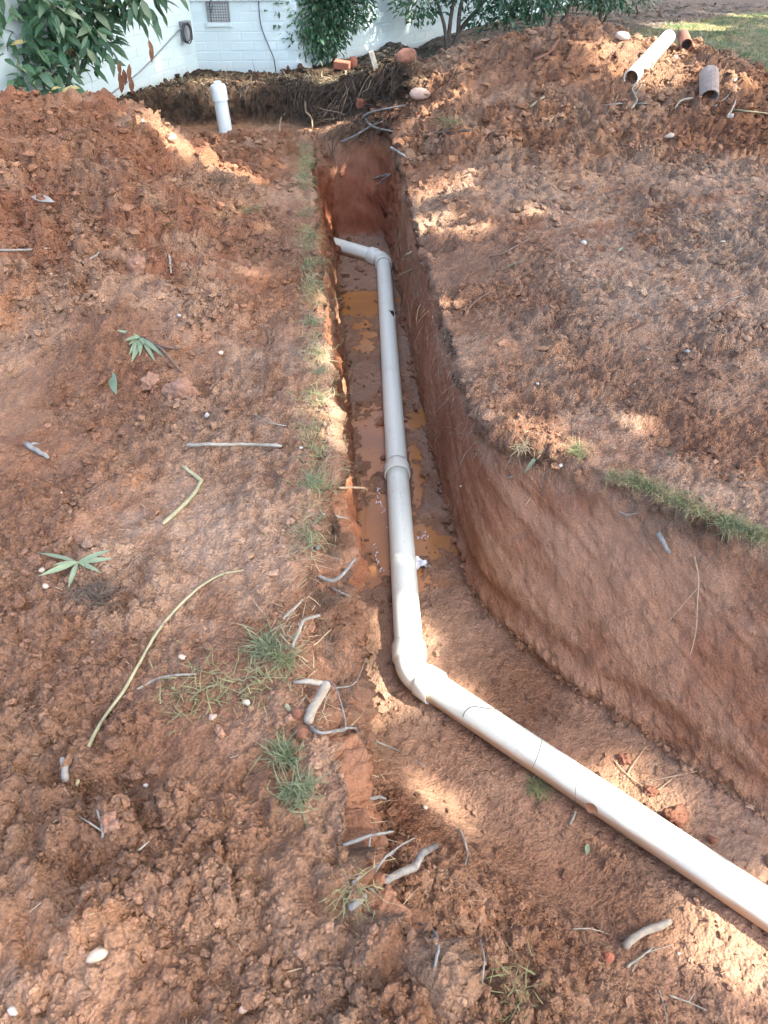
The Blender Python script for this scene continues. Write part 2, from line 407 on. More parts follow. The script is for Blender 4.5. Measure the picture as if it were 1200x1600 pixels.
# rows: closer together near the camera; columns: even along the profile of each row
rows = [-60, -30, -15, -8, -4, -2, -1, -.5, -.2, 0, .12, .22]
y = .30
while y < 9.3:
    rows.append(y); y += min(max(1.55 * (y * y + 2.4) / (1.55 * 774), .0042), .0135)
while y < 14: rows.append(y); y += .05
rows += [15, 17, 20, 26, 36, 50, 80, 140]
rows = np.array(rows); NR = len(rows); NC = 930
xs = np.concatenate([-np.geomspace(140, 6, 40), np.linspace(-5.9, -1.6, 300), np.arange(-1.6, 2.6, .0016), np.linspace(2.61, 6.5, 260), np.geomspace(6.6, 140, 40)])
Xg = np.empty((NR, NC))
for r, yy in enumerate(rows):
    zz, w, _, _ = base_z(xs, np.full_like(xs, yy))
    ds = np.hypot(np.diff(xs), np.diff(zz)); xm = 0.5 * (xs[1:] + xs[:-1])
    half = 0.56 * math.hypot(max(yy, 0.2), 1.0) + .45
    off = np.maximum(np.abs(xm - .05 * yy) - half, 0)
    den = 1 / (1 + (off / .25) ** 2)
    cum = np.concatenate([[0], np.cumsum(ds * den + 1e-6 * np.diff(xs))])
    Xg[r] = np.interp(np.linspace(0, cum[-1], NC), cum, xs)
Yg = np.repeat(rows[:, None], NC, 1)
sh = Xg.shape
zf, wf, stf, sbf = base_z(Xg.ravel(), Yg.ravel())
Zg = zf.reshape(sh); W = wf.reshape(sh); ST = stf.reshape(sh); SB = sbf.reshape(sh)
def grid_normals(X, Y, Z):
    Pm = np.stack([X, Y, Z], 2)
    du = np.empty_like(Pm); du[:, 1:-1] = Pm[:, 2:] - Pm[:, :-2]; du[:, 0] = Pm[:, 1] - Pm[:, 0]; du[:, -1] = Pm[:, -1] - Pm[:, -2]
    dv = np.empty_like(Pm); dv[1:-1] = Pm[2:] - Pm[:-2]; dv[0] = Pm[1] - Pm[0]; dv[-1] = Pm[-1] - Pm[-2]
    n = np.cross(du, dv); n /= np.linalg.norm(n, axis=2, keepdims=True) + 1e-12
    return n
Nb = grid_normals(Xg, Yg, Zg)
Pm = np.stack([Xg, Yg, Zg], 2).reshape(-1, 3).astype(np.float32)
Xf, Yf, Zf = Pm.T; wv = W.ravel()
steep = 1 - sstep(.35, .8, Nb[:, :, 2].ravel())
active = (np.abs(Xf) < 6) & (Yf > -.5) & (Yf < 13.8)
# kinds of surface
cutw = sstep(.03, .12, wv) * (1 - sstep(.93, .985, wv)) * steep
rise = near_rise(Xf, Yf)
floorm = sstep(.96, .995, wv) * (1 - sstep(.02, .12, rise))
slope_near = sstep(.5, .9, wv) * (1 - steep) * (1 - floorm)
mound = sstep(.04, .25, np.interp(Xf, crest_x, crest_h) * sstep(4.9, 6.2, Yf)) * (1 - sstep(8.0, 8.6, Yf)) * (wv < .02)
heap = (1 - sstep(-1.0, -.40, Xf)) * sstep(2.7, 3.6, Yf) * (1 - sstep(6.9, 7.2, Yf))
near = (1 - sstep(.75, 1.15, Yf + .25 * Xf)) * (1 - floorm) * (Xf < .4)
rslope = sstep(.35, 1.2, Xf) * sstep(2.6, 3.3, Yf) * (1 - mound)
lump = np.clip(mound * 1.0 + heap * .85 + near * .55 + rslope * .18 + .36, 0, 1.15) * (1 - .8 * cutw) * (1 - .75 * floorm)
mulchm = sstep(8.3, 8.8, Yf + .12 * Xf)
lumpy = lump * (1 - .7 * mulchm)
def on(fn):
    out = np.zeros(len(Pm), np.float32); out[active] = fn(Pm[active]); return out
big = on(lambda p: fbm(p * 1.6, 3, 21))
med = on(lambda p: fbm(p * 7.0, 3, 31))
bil1 = on(lambda p: np.abs(fbm(p * 11.0, 3, 41)))
fin = on(lambda p: fbm(p * 42.0, 3, 51))
warp = lambda p, k, a: p + a * np.stack([vnoise(p * k, 61), vnoise(p * k, 62), vnoise(p * k, 63)], 1)
w1, id1 = np.zeros(len(Pm), np.float32), np.zeros(len(Pm), np.float32)
w1[active], id1[active] = worley(warp(Pm[active], 14.0, .03) * 9.5, 71)
w2, id2 = np.zeros(len(Pm), np.float32), np.zeros(len(Pm), np.float32)
w2[active], id2[active] = worley(warp(Pm[active], 40.0, .010) * 27.0, 72)
clod1 = (np.sqrt(np.clip(1 - (w1 / .75) ** 2, 0, 1))) * (.25 + id1) * (id1 > .25)
clod2 = (np.sqrt(np.clip(1 - (w2 / .75) ** 2, 0, 1))) * (.3 + id2) * (id2 > .30)
w3, id3 = np.zeros(len(Pm), np.float32), np.zeros(len(Pm), np.float32)
na = active & (Yf < 4.5) & (np.abs(Xf) < 2.6)
w3[na], id3[na] = worley(warp(Pm[na], 90.0, .004) * 62.0, 73)
clod3 = (np.sqrt(np.clip(1 - (w3 / .75) ** 2, 0, 1))) * (.3 + id3) * (id3 > .35)
patch = sstep(-.22, .20, on(lambda p: fbm(p * 2.6, 3, 121)) + .18 * (mound + heap))
fade = 1 - mulchm * .5
d = .030 * big * fade * (1 - .8 * cutw) + .016 * med * (1 - .7 * cutw) * (1 - .15 * floorm) + (.018 * med + .042 * (bil1 - .25)) * lumpy
d += (.046 - .020 * mound - .012 * heap) * (.25 + .95 * patch) * (clod1 - .25) * lumpy * sstep(-.35, .35, big + .5 * med + .3 * lumpy)
d += .0200 * (.30 + .9 * patch) * (clod2 - .25) * (.38 + .62 * lumpy) * (1 - .88 * cutw) * (1 - .6 * floorm) + .0050 * fin * (1 - .45 * cutw)
d += .0075 * (.6 + .6 * patch) * (clod3 - .25) * (1 - .8 * cutw) * (1 - .4 * floorm)
# spade and bucket scrapes on the cut banks, crumbly lip
ang = Xf * .62 - Yf * .78
scr = on(lambda p: fbm(np.stack([(p[:, 0] * .62 - p[:, 1] * .78) * 1.2 + p[:, 2] * 1.1, (p[:, 2] + .42 * (p[:, 0] * .62 - p[:, 1] * .78)) * 11, p[:, 1] * .3], 1), 3, 81))
d += cutw * (.011 * scr + .007 * np.clip(.12 - np.abs(scr), 0, 1) / .12 * sstep(-.1, .3, big + .2))
crk = on(lambda p: np.abs(fbm(p * np.array([7, 7, 4], np.float32), 4, 95)))
d += cutw * ((.004 + .022 * (Xf < .12)) * (id1 - .5) + .008 * (id2 - .5) - .030 * (Xf < .12) * np.clip(.055 - crk, 0, 1) / .055 * sstep(-.2, .4, big + med))
d += (1 - cutw) * (1 - floorm) * lumpy * (.016 * (id1 - .5) * (w1 < .6) + .008 * (id2 - .5) * (w2 < .6))
lipm = np.exp(-((wv - .06) / .07) ** 2) * steep
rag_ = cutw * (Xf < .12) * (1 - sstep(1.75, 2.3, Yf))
d += rag_ * (.042 * med + .040 * (clod1 - .3) + .026 * (clod2 - .3))
# darker undercut line along the foot of the far bank
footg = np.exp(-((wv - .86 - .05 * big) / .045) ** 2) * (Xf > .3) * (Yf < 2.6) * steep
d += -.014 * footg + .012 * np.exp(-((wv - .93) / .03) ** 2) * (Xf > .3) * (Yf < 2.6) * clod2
d += lipm * (.022 * med + .012 * (clod2 - .3))
# long undercut grooves of the bank beside the pipe
leftw = cutw * (Xf < .02) * (Yf > 1.9)
grv = on(lambda p: vnoise(np.stack([p[:, 1] * .8, p[:, 2] * 13 + .5 * p[:, 1], np.zeros(len(p))], 1), 91))
d += leftw * .014 * grv
d = np.where(active, d, 0)
Nf = Nb.reshape(-1, 3); Nd = Nf.copy()
Pd = Pm + Nd * d[:, None]
Pd[:, 2] = np.where(active, Pd[:, 2], Pm[:, 2])
idx = np.arange(NR * NC).reshape(NR, NC)
Fc = np.stack([idx[:-1, :-1].ravel(), idx[:-1, 1:].ravel(), idx[1:, 1:].ravel(), idx[1:, :-1].ravel()], 1)
g_me = mesh_np('ground', Pd, Fc)
lawn_poly = [(2.1, 8.4), (2.55, 10.3), (4.2, 12.0), (6, 13.4), (16, 15), (16, 3.5), (3.9, 5.4), (3.02, 6.5), (2.98, 7.5)]
lawnm = sstep(-.12, .06, sdf(lawn_poly, Xf, Yf) + .10 * med)
bankm = sstep(bank_y(Xf) - .36, bank_y(Xf) - .2, Yf) * (1 - sstep(.1, .5, Xf)) * sstep(5.9, 6.3, Yf)
humus_shade = np.clip(bankm * (.95 + .6 * big) + .75 * rag_ * sstep(-.15, .4, med + .3 * big) + .85 * lipm * sstep(-.1, .4, med + .2), 0, 1) * (1 - mulchm * .6)  # humus on dug bank and lip, plus painted shade on the near-left wall
palem = np.clip((.15 + .9 * sstep(-.25, .45, big)) * (1 - .65 * lump) * (1 - cutw) + .5 * rslope + .25 * slope_near, 0, 1) * (Yf < 8.3)
wet = floorm * sstep(-.6, .3, big + .3) * .95
streak = sstep(.05, .45, scr) * cutw * (Xf > .25) * (Yf < 2.8)
def mix(a, b, t):
    b = np.asarray(b, np.float32); t = np.clip(t, 0, 1)[:, None]; return a * (1 - t) + b * t
n_a = on(lambda p: fbm(p * 2.1, 4, 101)); n_b = on(lambda p: fbm(p * 8.5, 4, 102)); n_c = on(lambda p: fbm(p * 3.7, 4, 103)); n_d = on(lambda p: fbm(p * 30, 3, 104)); n_e = on(lambda p: fbm(p * 1.0, 3, 105))
A = np.tile(np.array([.405, .212, .128], np.float32), (len(Pm), 1))
A = mix(A, (.46, .290, .198), sstep(-.25, .25, n_a))
A = mix(A, (.275, .130, .072), .75 * sstep(.02, .32, n_b))
A = mix(A, (.375, .235, .162), .7 * sstep(.02, .35, n_e) * (Yf < 8))
A = mix(A, (.54, .255, .125), .45 * sstep(.16, .36, n_c) * (.5 + .5 * sstep(-.2, .2, n_b)))
A = mix(A, (.52, .375, .285), palem * (.35 + .65 * sstep(-.15, .25, n_d)) * .65)
A = mix(A, (.250, .125, .080), .55 * sstep(.08, .34, on(lambda p: fbm(p * 1.7, 4, 131))) * (1 - cutw))
A = mix(A, (.30, .125, .075), .55 * heap * sstep(-.1, .3, n_c + .3 * n_b) * (Yf > 3.6))
clayc = mix(np.tile(np.array([.315, .145, .085], np.float32), (len(Pm), 1)), (.400, .222, .145), sstep(-.2, .3, n_c + .3 * scr))
A = mix(A, clayc, cutw * .9)
A = mix(A, (.45, .270, .180), .38 * streak)
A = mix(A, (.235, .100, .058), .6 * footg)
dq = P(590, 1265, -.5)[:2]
damp = np.exp(-((Xf - dq[0]) / .16) ** 2 - ((Yf - dq[1]) / .30) ** 2) * sstep(.3, .8, wv)  # damp soil at the wall foot, also darkened for the overhanging lip's shade
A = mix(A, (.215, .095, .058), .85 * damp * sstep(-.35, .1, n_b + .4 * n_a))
A = mix(A, (.30, .105, .048), .55 * leftw * sstep(-.1, .4, grv))
trunkm = sstep(.05, .5, wv) * sstep(5.4, 5.9, Yf) * (1 - sstep(6.6, 7.2, Yf))
A = mix(A, (.30, .095, .050), .75 * trunkm)
mudc = mix(np.tile(np.array([.405, .245, .170], np.float32), (len(Pm), 1)), (.350, .230, .170), sstep(-.2, .3, n_b))
A = mix(A, mudc, wet)
rim = floorm * (1 - sstep(.001, .013, Pd[:, 2] - (FLOOR_Z - .007))) * (Yf > 2.3)
A = mix(A, (.275, .135, .070), .75 * rim)
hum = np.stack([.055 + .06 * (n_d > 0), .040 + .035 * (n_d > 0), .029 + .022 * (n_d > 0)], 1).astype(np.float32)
A = A * (1 - humus_shade[:, None]) + hum * humus_shade[:, None]
mul = mix(np.tile(np.array([.075, .066, .056], np.float32), (len(Pm), 1)), (.19, .165, .135), sstep(-.1, .3, n_d))
mm = np.clip(mulchm * (1 - lawnm), 0, 1)[:, None]; A = A * (1 - mm) + mul * mm
law = mix(np.tile(np.array([.115, .205, .062], np.float32), (len(Pm), 1)), (.27, .27, .10), sstep(-.05, .35, n_c))
A = A * (1 - lawnm[:, None]) + law * lawnm[:, None]
A = mix(A, (.31, .185, .120), .45 * near * (1 - cutw) * (1 - sstep(.1, .4, n_c)))
A = mix(A, (.47, .345, .262), .5 * rslope * sstep(-.35, .15, n_b + .3 * n_d) * (1 - cutw))
A = A * np.array([1.0, .98, .90], np.float32)
A = mix(A, (.18, .085, .050), .45 * rag_ * sstep(-.3, .3, n_b))  # shade painted into the colour of the brown near-left trench wall
A *= (.78 * (1 + .12 * fin + .10 * n_d))[:, None]
loose = np.clip(1 - .75 * cutw - .75 * wet - .3 * rim - .25 * (1 - patch), .03, 1)
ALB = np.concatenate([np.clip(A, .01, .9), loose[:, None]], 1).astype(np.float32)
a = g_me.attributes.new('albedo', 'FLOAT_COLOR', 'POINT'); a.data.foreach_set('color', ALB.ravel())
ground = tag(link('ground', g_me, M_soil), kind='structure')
ground['label'] = 'red clay ground with an open trench cut through it'

# lookup: what ground lies behind a pixel
Ng = grid_normals(*[Pd[:, k].reshape(sh) for k in range(3)]).reshape(-1, 3)
rel = Pd - np.array([0, 0, CAM_H]); depth = rel[:, 1] * CP - rel[:, 2] * SP
upc = rel[:, 1] * SP + rel[:, 2] * CP
ok = (depth > .3) & active
pxs = 600 + F * rel[:, 0] / np.where(ok, depth, 1); pys = 800 - F * upc / np.where(ok, depth, 1)
ok &= (pxs > -300) & (pxs < 1500) & (pys > -100) & (pys < 1800)
BIN = 4; bi = ((pys + 100) // BIN).astype(int) * 450 + ((pxs + 300) // BIN).astype(int)
ids = np.where(ok)[0]; order = ids[np.argsort(-depth[ids])]
zbuf = np.full(475 * 450 + 10, -1, np.int64); zbuf[bi[order]] = order
def G(px, py, lift=0.0, nrm=False):
    for rad in range(0, 6):
        best = -1
        for dy in range(-rad, rad + 1):
            for dx in range(-rad, rad + 1):
                k = int((py + 100) // BIN + dy) * 450 + int((px + 300) // BIN + dx)
                if 0 <= k < len(zbuf) and zbuf[k] >= 0 and (best < 0 or depth[zbuf[k]] < depth[best]): best = zbuf[k]
        if best >= 0: break
    dr = ray(px, py); p = np.array([0, 0, CAM_H]) + dr * depth[best]      # ray has unit forward component
    n = Ng[best]
    if n[2] < 0: n = -n
    p = p + n * lift
    return (Vector(p), Vector(n)) if nrm else Vector(p)
def zat(x, y):
    r = int(np.clip(np.searchsorted(rows, y), 1, NR - 1)); c = int(np.argmin(np.abs(Xg[r] - x)))
    return float(Pd[r * NC + c, 2])

# puddle of orange muddy water along the pipe
def water():
    m, N, L, B = mat('orange_muddy_water'); v = geoco(N)
    f = ramp(N, L, noise_node(N, L, 6, 5, 0.6, v), [(0.35, 0.0), (0.65, 1.0)])
    L.new(mixc(N, L, f, (0.46, 0.20, 0.065), (0.36, 0.165, 0.065)), B.inputs['Base Color'])
    B.inputs['Roughness'].default_value = 0.10; B.inputs['Specular IOR Level'].default_value = 0.2
    L.new(bump(N, L, noise_node(N, L, 14, 2, 0.5, v), 0.002, 0.3), B.inputs['Normal']); return m
wp = pl([(490, 385), (500, 520), (515, 640), (525, 760), (530, 850), (560, 915), (640, 930), (715, 900), (720, 830), (705, 745), (690, 660), (665, 520), (650, 385)], FLOOR_Z)
mb = MB(); mb.add([(a, b, FLOOR_Z - .007) for a, b in wp], [tuple(range(len(wp)))])
pw = mb.build('puddle', water(), smooth=False); tag(pw, kind='structure'); pw['label'] = 'shallow orange muddy water on the trench floor'

# ------------------------------------------------------------------ the house
def frame_mat(o, d, up=(0, 0, 1)):
    """local X along d, local Y outwards (to the viewer), local Z up"""
    d = Vector(d).normalized(); u = Vector(up); n = d.cross(u).normalized()
    return Matrix(((d.x, n.x, u.x, o[0]), (d.y, n.y, u.y, o[1]), (d.z, n.z, u.z, o[2]), (0, 0, 0, 1)))
BZ = 0.10
h_a = P(312, 118, .15); h_b = P(465, 117, .15); h_c = P(690, 62, .15); h_l = P(168, 166, .15)
dir_r = Vector((h_c - h_b)).normalized(); dir_l = Vector((h_a - h_l)).normalized()
house = empty('house', (h_a[0], h_a[1], 0)); tag(house, 'white painted brick house wall behind the dug bank', 'house')
HM = Matrix.Translation(-Vector((h_a[0], h_a[1], 0)))
def brick_mesh(l, h, dp, k):
    mb = MB(); e = .003; r = random.Random(k)
    def ring(y, ins): return [(-l / 2 + ins + r.uniform(-.001, .001), y, -h / 2 + ins), (l / 2 - ins, y + r.uniform(-.001, .001), -h / 2 + ins), (l / 2 - ins, y, h / 2 - ins), (-l / 2 + ins, y, h / 2 - ins)]
    a = ring(-.02, 0); b = ring(dp - e, 0); c = ring(dp, e); mb.add(a + b + c, [(0, 1, 5, 4), (1, 2, 6, 5), (2, 3, 7, 6), (3, 0, 4, 7), (4, 5, 9, 8), (5, 6, 10, 9), (6, 7, 11, 10), (7, 4, 8, 11), (8, 9, 10, 11)])
    me = mb.mesh('brick', False); me.materials.append(M_paint); return me
BL, BH, BG = .205, .0685, .009
b_full = [brick_mesh(BL, BH, .0021, k) for k in range(3)]; b_half = brick_mesh(BL / 2 - BG / 2, BH, .0021, 9); b_row = [brick_mesh(.056, .115, .026, 20 + k) for k in range(2)]
def wall(o, d, L0, L1, b0, b1, courses, skip=None, rowlock=False, z1=2.6, zo=0.0):
    """wall face from L0 to L1 along d, single bricks between b0 and b1"""
    Mw = HM @ frame_mat((o[0], o[1], BZ), d)
    mb = MB(); mb.box(((L0 + L1) / 2, -.10, z1 / 2 - .15), ((L1 - L0) / 2, .10, z1 / 2 + .15))
    w = mb.build('wall', M_mortar, house, False); w.matrix_local = Mw
    for c in range(courses):
        z = .02 + zo + c * (BH + BG) + BH / 2; x = b0 + (.5 * (BL + BG) if c % 2 else 0)
        if c % 2 and x - b0 > .01:
            o_ = link('brick', b_half, None, w); o_.location = (b0 + BL / 4 - BG / 4, 0, z)
        while x + BL <= b1 + .03:
            if skip is None or not skip(x, x + BL, z):
                o_ = link('brick', random.choice(b_full), None, w); o_.location = (x + BL / 2, random.uniform(-.001, .001), z); o_.rotation_euler = (0, random.uniform(-.004, .004), random.uniform(-.004, .004))
            x += BL + BG
    top = .02 + zo + courses * (BH + BG)
    if rowlock:
        x = b0 + .02
        while x < b1 - .03:
            o_ = link('brick', random.choice(b_row), None, w); o_.location = (x, 0, top + .06); x += .0675
        top += .13
    # courses higher up, above the picture, as one mass
    mb = MB(); z = top
    while z < z1 - .1:
        x = b0 + (.5 * (BL + BG) if random.random() < .5 else 0)
        while x + BL <= b1: mb.box((x + BL / 2, -.004, z + BH / 2), (BL / 2, .011, BH / 2)); x += BL + BG
        z += BH + BG
    tag(mb.build('brickwork', M_paint, w, False), kind='stuff')
    return w, Mw
flen = float(np.linalg.norm((h_b - h_a)[:2]))
vent_px = (352, 37); vx = (vent_px[0] - 312) / 153 * flen
VZ0 = .02 + 6 * (BH + BG); VZ1 = VZ0 + 2 * BH + 2 * BG
wf_, Mf = wall(h_a, h_b - h_a, -.1, flen - .002, 0.0, flen, 8, lambda a, b, z: VZ0 < z < VZ1 and b > vx - .11 and a < vx + .11, True)
wall(h_b, dir_r, 0, 7.0, .012, 2.75, 9, zo=.0)
wl_, Ml = wall(h_l, dir_l, -2.2, float((Vector(h_a) - Vector(h_l)).length) + .004, -.35, float((Vector(h_a) - Vector(h_l)).length) - .02, 10, zo=0)
# vent with its grille of bars
v = MB(); v.box((0, -.012, 0), (.10, .006, .075))  # near-black plate whose colour paints the shaded hollow behind the bars
vent = v.build('vent', M_dark_in, house, False); vent.matrix_local = Mf @ Matrix.Translation((vx, .004, (VZ0 + VZ1) / 2 - .005))
g = MB()
for k in range(9): g.box((-.09 + k * .0225, 0, 0), (.0035, .003, .072))
for k in range(7): g.box((0, .001, -.063 + k * .021), (.095, .003, .0035))
for s_ in (-1, 1): g.box((s_ * .098, .002, 0), (.006, .006, .082)); g.box((0, .003, s_ * .077), (.104, .006, .006))
g.build('grille', M_metal, vent, False)
s_ = MB(); s_.box((vx, .012, VZ0 - .022), (.112, .014, .016)); sill = s_.build('sill', M_paint, house, False); sill.matrix_local = Mf

# things fixed to the wall
Wf = house.matrix_world.copy(); Wf = Matrix.Translation((h_a[0], h_a[1], 0)) @ Mf; Wl = Matrix.Translation((h_a[0], h_a[1], 0)) @ Ml
def on_wall(Mx, px, py, off=0.0):
    o = Vector((0, 0, CAM_H)); d_ = Vector(ray(px, py)); n = (Mx.to_3x3() @ Vector((0, 1, 0))); p0 = Mx @ Vector((0, off, 0))
    t = (p0 - o).dot(n) / d_.dot(n); return o + d_ * t
box_p = on_wall(Wl, 290, 48, .03)
ub = empty('utility_box', box_p); tag(ub, 'small grey box with coiled cable at the inner wall corner', 'utility box')
m3 = Wl.to_3x3()
def put(mb_, name, mt, par, smooth=True):
    o = mb_.build(name, mt, par, smooth); return o
q = MB(); q.box((0, 0, 0), (.05, .035, .075), m3); q.box(m3 @ Vector((0, .037, 0)), (.043, .004, .067), m3); put(q, 'box', M_greybox, ub, False)
for r_, sh_ in ((.075, 0), (.066, .012), (.08, .02)):
    q = MB(); q.tube([m3 @ Vector((-.045 + r_ * .8 * math.cos(t), .03 + sh_, -.012 + r_ * math.sin(t))) for t in np.linspace(0, 6.28, 22)], .0055, 6, False); put(q, 'cable_coil', M_cable, ub)
q = MB(); pts = [on_wall(Wf, 403, -60, .012), on_wall(Wf, 404, 0, .012), on_wall(Wf, 408, 40, .014), on_wall(Wf, 420, 72, .02), on_wall(Wf, 428, 92, .03), on_wall(Wf, 431, 112, .03)]
q.tube(catmull(pts, 6), .0045, 6); tag(q.build('cable', M_cable), 'thin black cable hanging down the front wall beside the shrub', 'cable')
q = MB(); pts = [on_wall(Wl, 167, 152, .008), on_wall(Wl, 215, 115, .01), on_wall(Wl, 245, 85, .009), on_wall(Wl, 275, 52, .01), on_wall(Wl, 284, 44, .02)]  # thin grey tube along the slanting line on the left wall
q.tube(catmull(pts, 6), .006, 6); tag(q.build('cable', M_greybox), 'thin grey tube running slantwise down the wall to the big shrub', 'cable')
q = MB(); q.tube(catmull([on_wall(Wf, 330, 20, .01), on_wall(Wf, 327, 8, .03), on_wall(Wf, 333, -6, .03)], 5), .004, 6); q.tube(catmull([on_wall(Wf, 331, 38, .012), on_wall(Wf, 329, 22, .02), on_wall(Wf, 333, 8, .03)], 5), .003, 5)
tag(q.build('wire', M_cable), 'short bent wire above the wall vent', 'wire')

# ------------------------------------------------------------------ pipes
RP = .0535
def orient(a, b, up=Vector((0, 0, 1))):
    z = (Vector(b) - Vector(a)).normalized(); x = (up - z * up.dot(z))
    if x.length < 1e-3: x = Vector((1, 0, 0)) - z * z.x
    x.normalize(); y = z.cross(x)
    return Matrix(((x.x, y.x, z.x, a[0]), (x.y, y.y, z.y, a[1]), (x.z, y.z, z.z, a[2]), (0, 0, 0, 1)))
def lathe(prof, seg=40):
    """open surface of revolution around local Z: prof = [(r, z)]"""
    v = [(r * math.cos(2 * math.pi * k / seg), r * math.sin(2 * math.pi * k / seg), z) for r, z in prof for k in range(seg)]
    f = [(i * seg + k, i * seg + (k + 1) % seg, (i + 1) * seg + (k + 1) % seg, (i + 1) * seg + k) for i in range(len(prof) - 1) for k in range(seg)]
    return v, f
def solid(o, th):
    m = o.modifiers.new('wall', 'SOLIDIFY'); m.thickness = th; m.offset = -1; return o
AX = FLOOR_Z + RP - .004
v1 = Vector(P(641, 1049, AX)); v2 = Vector(P(599, 405, AX)); v0 = Vector(P(1206, 1425, AX)); v3 = Vector(P(505, 377, AX + .015))
dirC = (v0 - v1).normalized(); dirB = (v2 - v1).normalized(); dirS = (v3 - v2).normalized()
pipe = empty('drain_pipe', v1); tag(pipe, 'white plastic drain pipe with two elbows lying along the trench floor', 'pipe')
MPi = Matrix.Translation(-v1)
def section(a, b, mt, name='pipe_section', hole=None, jitter=0):
    L_ = (Vector(b) - Vector(a)).length; seg = 56
    zs = list(np.linspace(0, L_, max(int(L_ / .08), 3)))
    if hole: zs = sorted(zs + list(np.linspace(hole[0] - .10, hole[0] + .10, 41)))
    v_, f_ = lathe([(RP, z) for z in zs], seg)
    if hole:
        hz, ang0 = hole; out = []
        for q_ in f_:
            c = sum((Vector(v_[k]) for k in q_), Vector()) / 4; th = math.atan2(c.y, c.x); dz = c.z - hz
            e = (th - ang0)
            wz = .052 * max(0, 1 - abs(e) / .75) ** .7 + .006 * math.sin(e * 23)
            if abs(e) < .75 and abs(dz - .01 * math.sin(e * 5)) < wz: continue
            out.append(q_)
        f_ = out
    mb = MB(); mb.add(v_, f_); o = mb.build(name, mt, pipe); o.matrix_local = MPi @ orient(a, b); solid(o, .005); return o
def elbow(vx, d1, d2, Rb=.11, hub=.07, mt=M_pvc):
    """d1, d2: unit vectors from the bend outwards along both legs"""
    ang = math.pi - d1.angle(d2); tl = Rb * math.tan(ang / 2)
    p1 = vx + d1 * tl; p2 = vx + d2 * tl; bis = (d1 + d2).normalized(); c = vx + bis * (Rb / math.cos(ang / 2))
    pts, rad = [], []
    RH = RP + .0095
    for s_, r_ in ((hub, RH), (hub * .98, RH + .001), (hub * .16, RH), (hub * .06, RH - .004), (0.000, RP + .002)): pts.append(p1 + d1 * s_); rad.append(r_)
    a0 = p1 - c; ax = a0.cross(p2 - c).normalized()
    for k in range(1, 12): pts.append(c + Matrix.Rotation(ang * k / 12, 3, ax) @ a0); rad.append(RP + .002)
    for s_, r_ in ((0.000, RP + .002), (hub * .06, RH - .004), (hub * .16, RH), (hub * .98, RH + .001), (hub, RH)): pts.append(p2 + d2 * s_); rad.append(r_)
    mb = MB(); mb.tube([p - v1 for p in pts], rad, 44, cap=False)
    o = mb.build('elbow', mt, pipe); solid(o, .0098); return p1, p2
M_elb = simple('white_pvc_fitting', (0.80, 0.84, 0.74), (0.76, 0.75, 0.62), 9, 0.36, spec=0.5)
e1a, e1b = elbow(v1, dirC, dirB, mt=M_elb); e2a, e2b = elbow(v2, -dirB, dirS, mt=M_elb)
cpl = v1 + dirB * ((Vector(P(622, 741, AX)) - v1).dot(dirB))
section(e1a + dirC * .006, v0 + dirC * 2.2, M_pvc_mud)
section(e1b + dirB * .006, cpl + dirB * .02, M_pvc)
hole_p = Vector(P(610, 497, AX)); LA = (e2a - cpl).length
section(cpl, e2a - dirB * .006, M_pvc, hole=((hole_p - cpl).dot(dirB), 1.0))
section(e2b, v3 + dirS * .25, M_pvc)
v_, f_ = lathe([(RP + .0085, -.012), (RP + .0095, -.008), (RP + .009, .055), (RP + .006, .062), (RP + .001, .085)], 44)
mb = MB(); mb.add(v_, f_); o = mb.build('coupling', M_elb, pipe); o.matrix_local = MPi @ orient(cpl, cpl + dirB); solid(o, .0098)
q = MB()     # purple primer smears on the near elbow
def smear(par, base, n, r1, r2, mt):
    n = n.normalized(); a = n.orthogonal().normalized(); b = n.cross(a); m = MB()
    m.add([base + a * r1 * math.cos(t) * (1 + .2 * math.sin(3 * t)) + b * r2 * math.sin(t) + n * (.0012 - .25 * (r1 * math.cos(t)) ** 2 / RP * 0) for t in np.linspace(0, 6.28, 14)[:-1]], [tuple(range(13))])
    return m.build('primer_stain', mt, par, False)
M_purple = simple('purple_primer', (0.30, 0.20, 0.40), (0.42, 0.32, 0.50), 60, 0.5)
smear(pipe, Vector((0, 0, 0)) + Vector((-.006, .01, 0)).normalized() * 0 + (Vector((0, .015, 0)) + Vector((-.003, -.018, RP + .0018))), Vector((0, -.25, 1)), .0085, .006, M_purple)

# clean-out riser standing by the bank
rb = G(354, 212); rb = Vector(P(354, 214, -.14)); rb.z = zat(rb.x, rb.y) - .03
riser = empty('cleanout_riser', rb); tag(riser, 'white capped plastic clean-out riser standing in front of the dug bank', 'riser')
def part_lathe(name, prof, mt, par, seg=36, cap=True, M=None):
    v_, f_ = lathe(prof, seg); mb = MB(); mb.add(v_, f_ + ([tuple(range((len(prof) - 1) * seg, len(prof) * seg))] if cap else []))
    o = mb.build(name, mt, par)
    if M is not None: o.matrix_local = M
    md = o.modifiers.new('e', 'EDGE_SPLIT'); md.split_angle = R(40); return o
tilt = Matrix.Rotation(R(-3.5), 4, 'Y')
part_lathe('riser_pipe', [(.057, 0), (.057, .27)], M_pvc_clean, riser, M=tilt)
part_lathe('adapter', [(.058, .255), (.067, .26), (.067, .355), (.0655, .362)], M_pvc_clean, riser, M=tilt)
part_lathe('plug', [(.060, .355), (.060, .372), (.057, .376), (.034, .378), (.032, .398), (.029, .401)], M_pvc_clean, riser, 36, M=tilt)

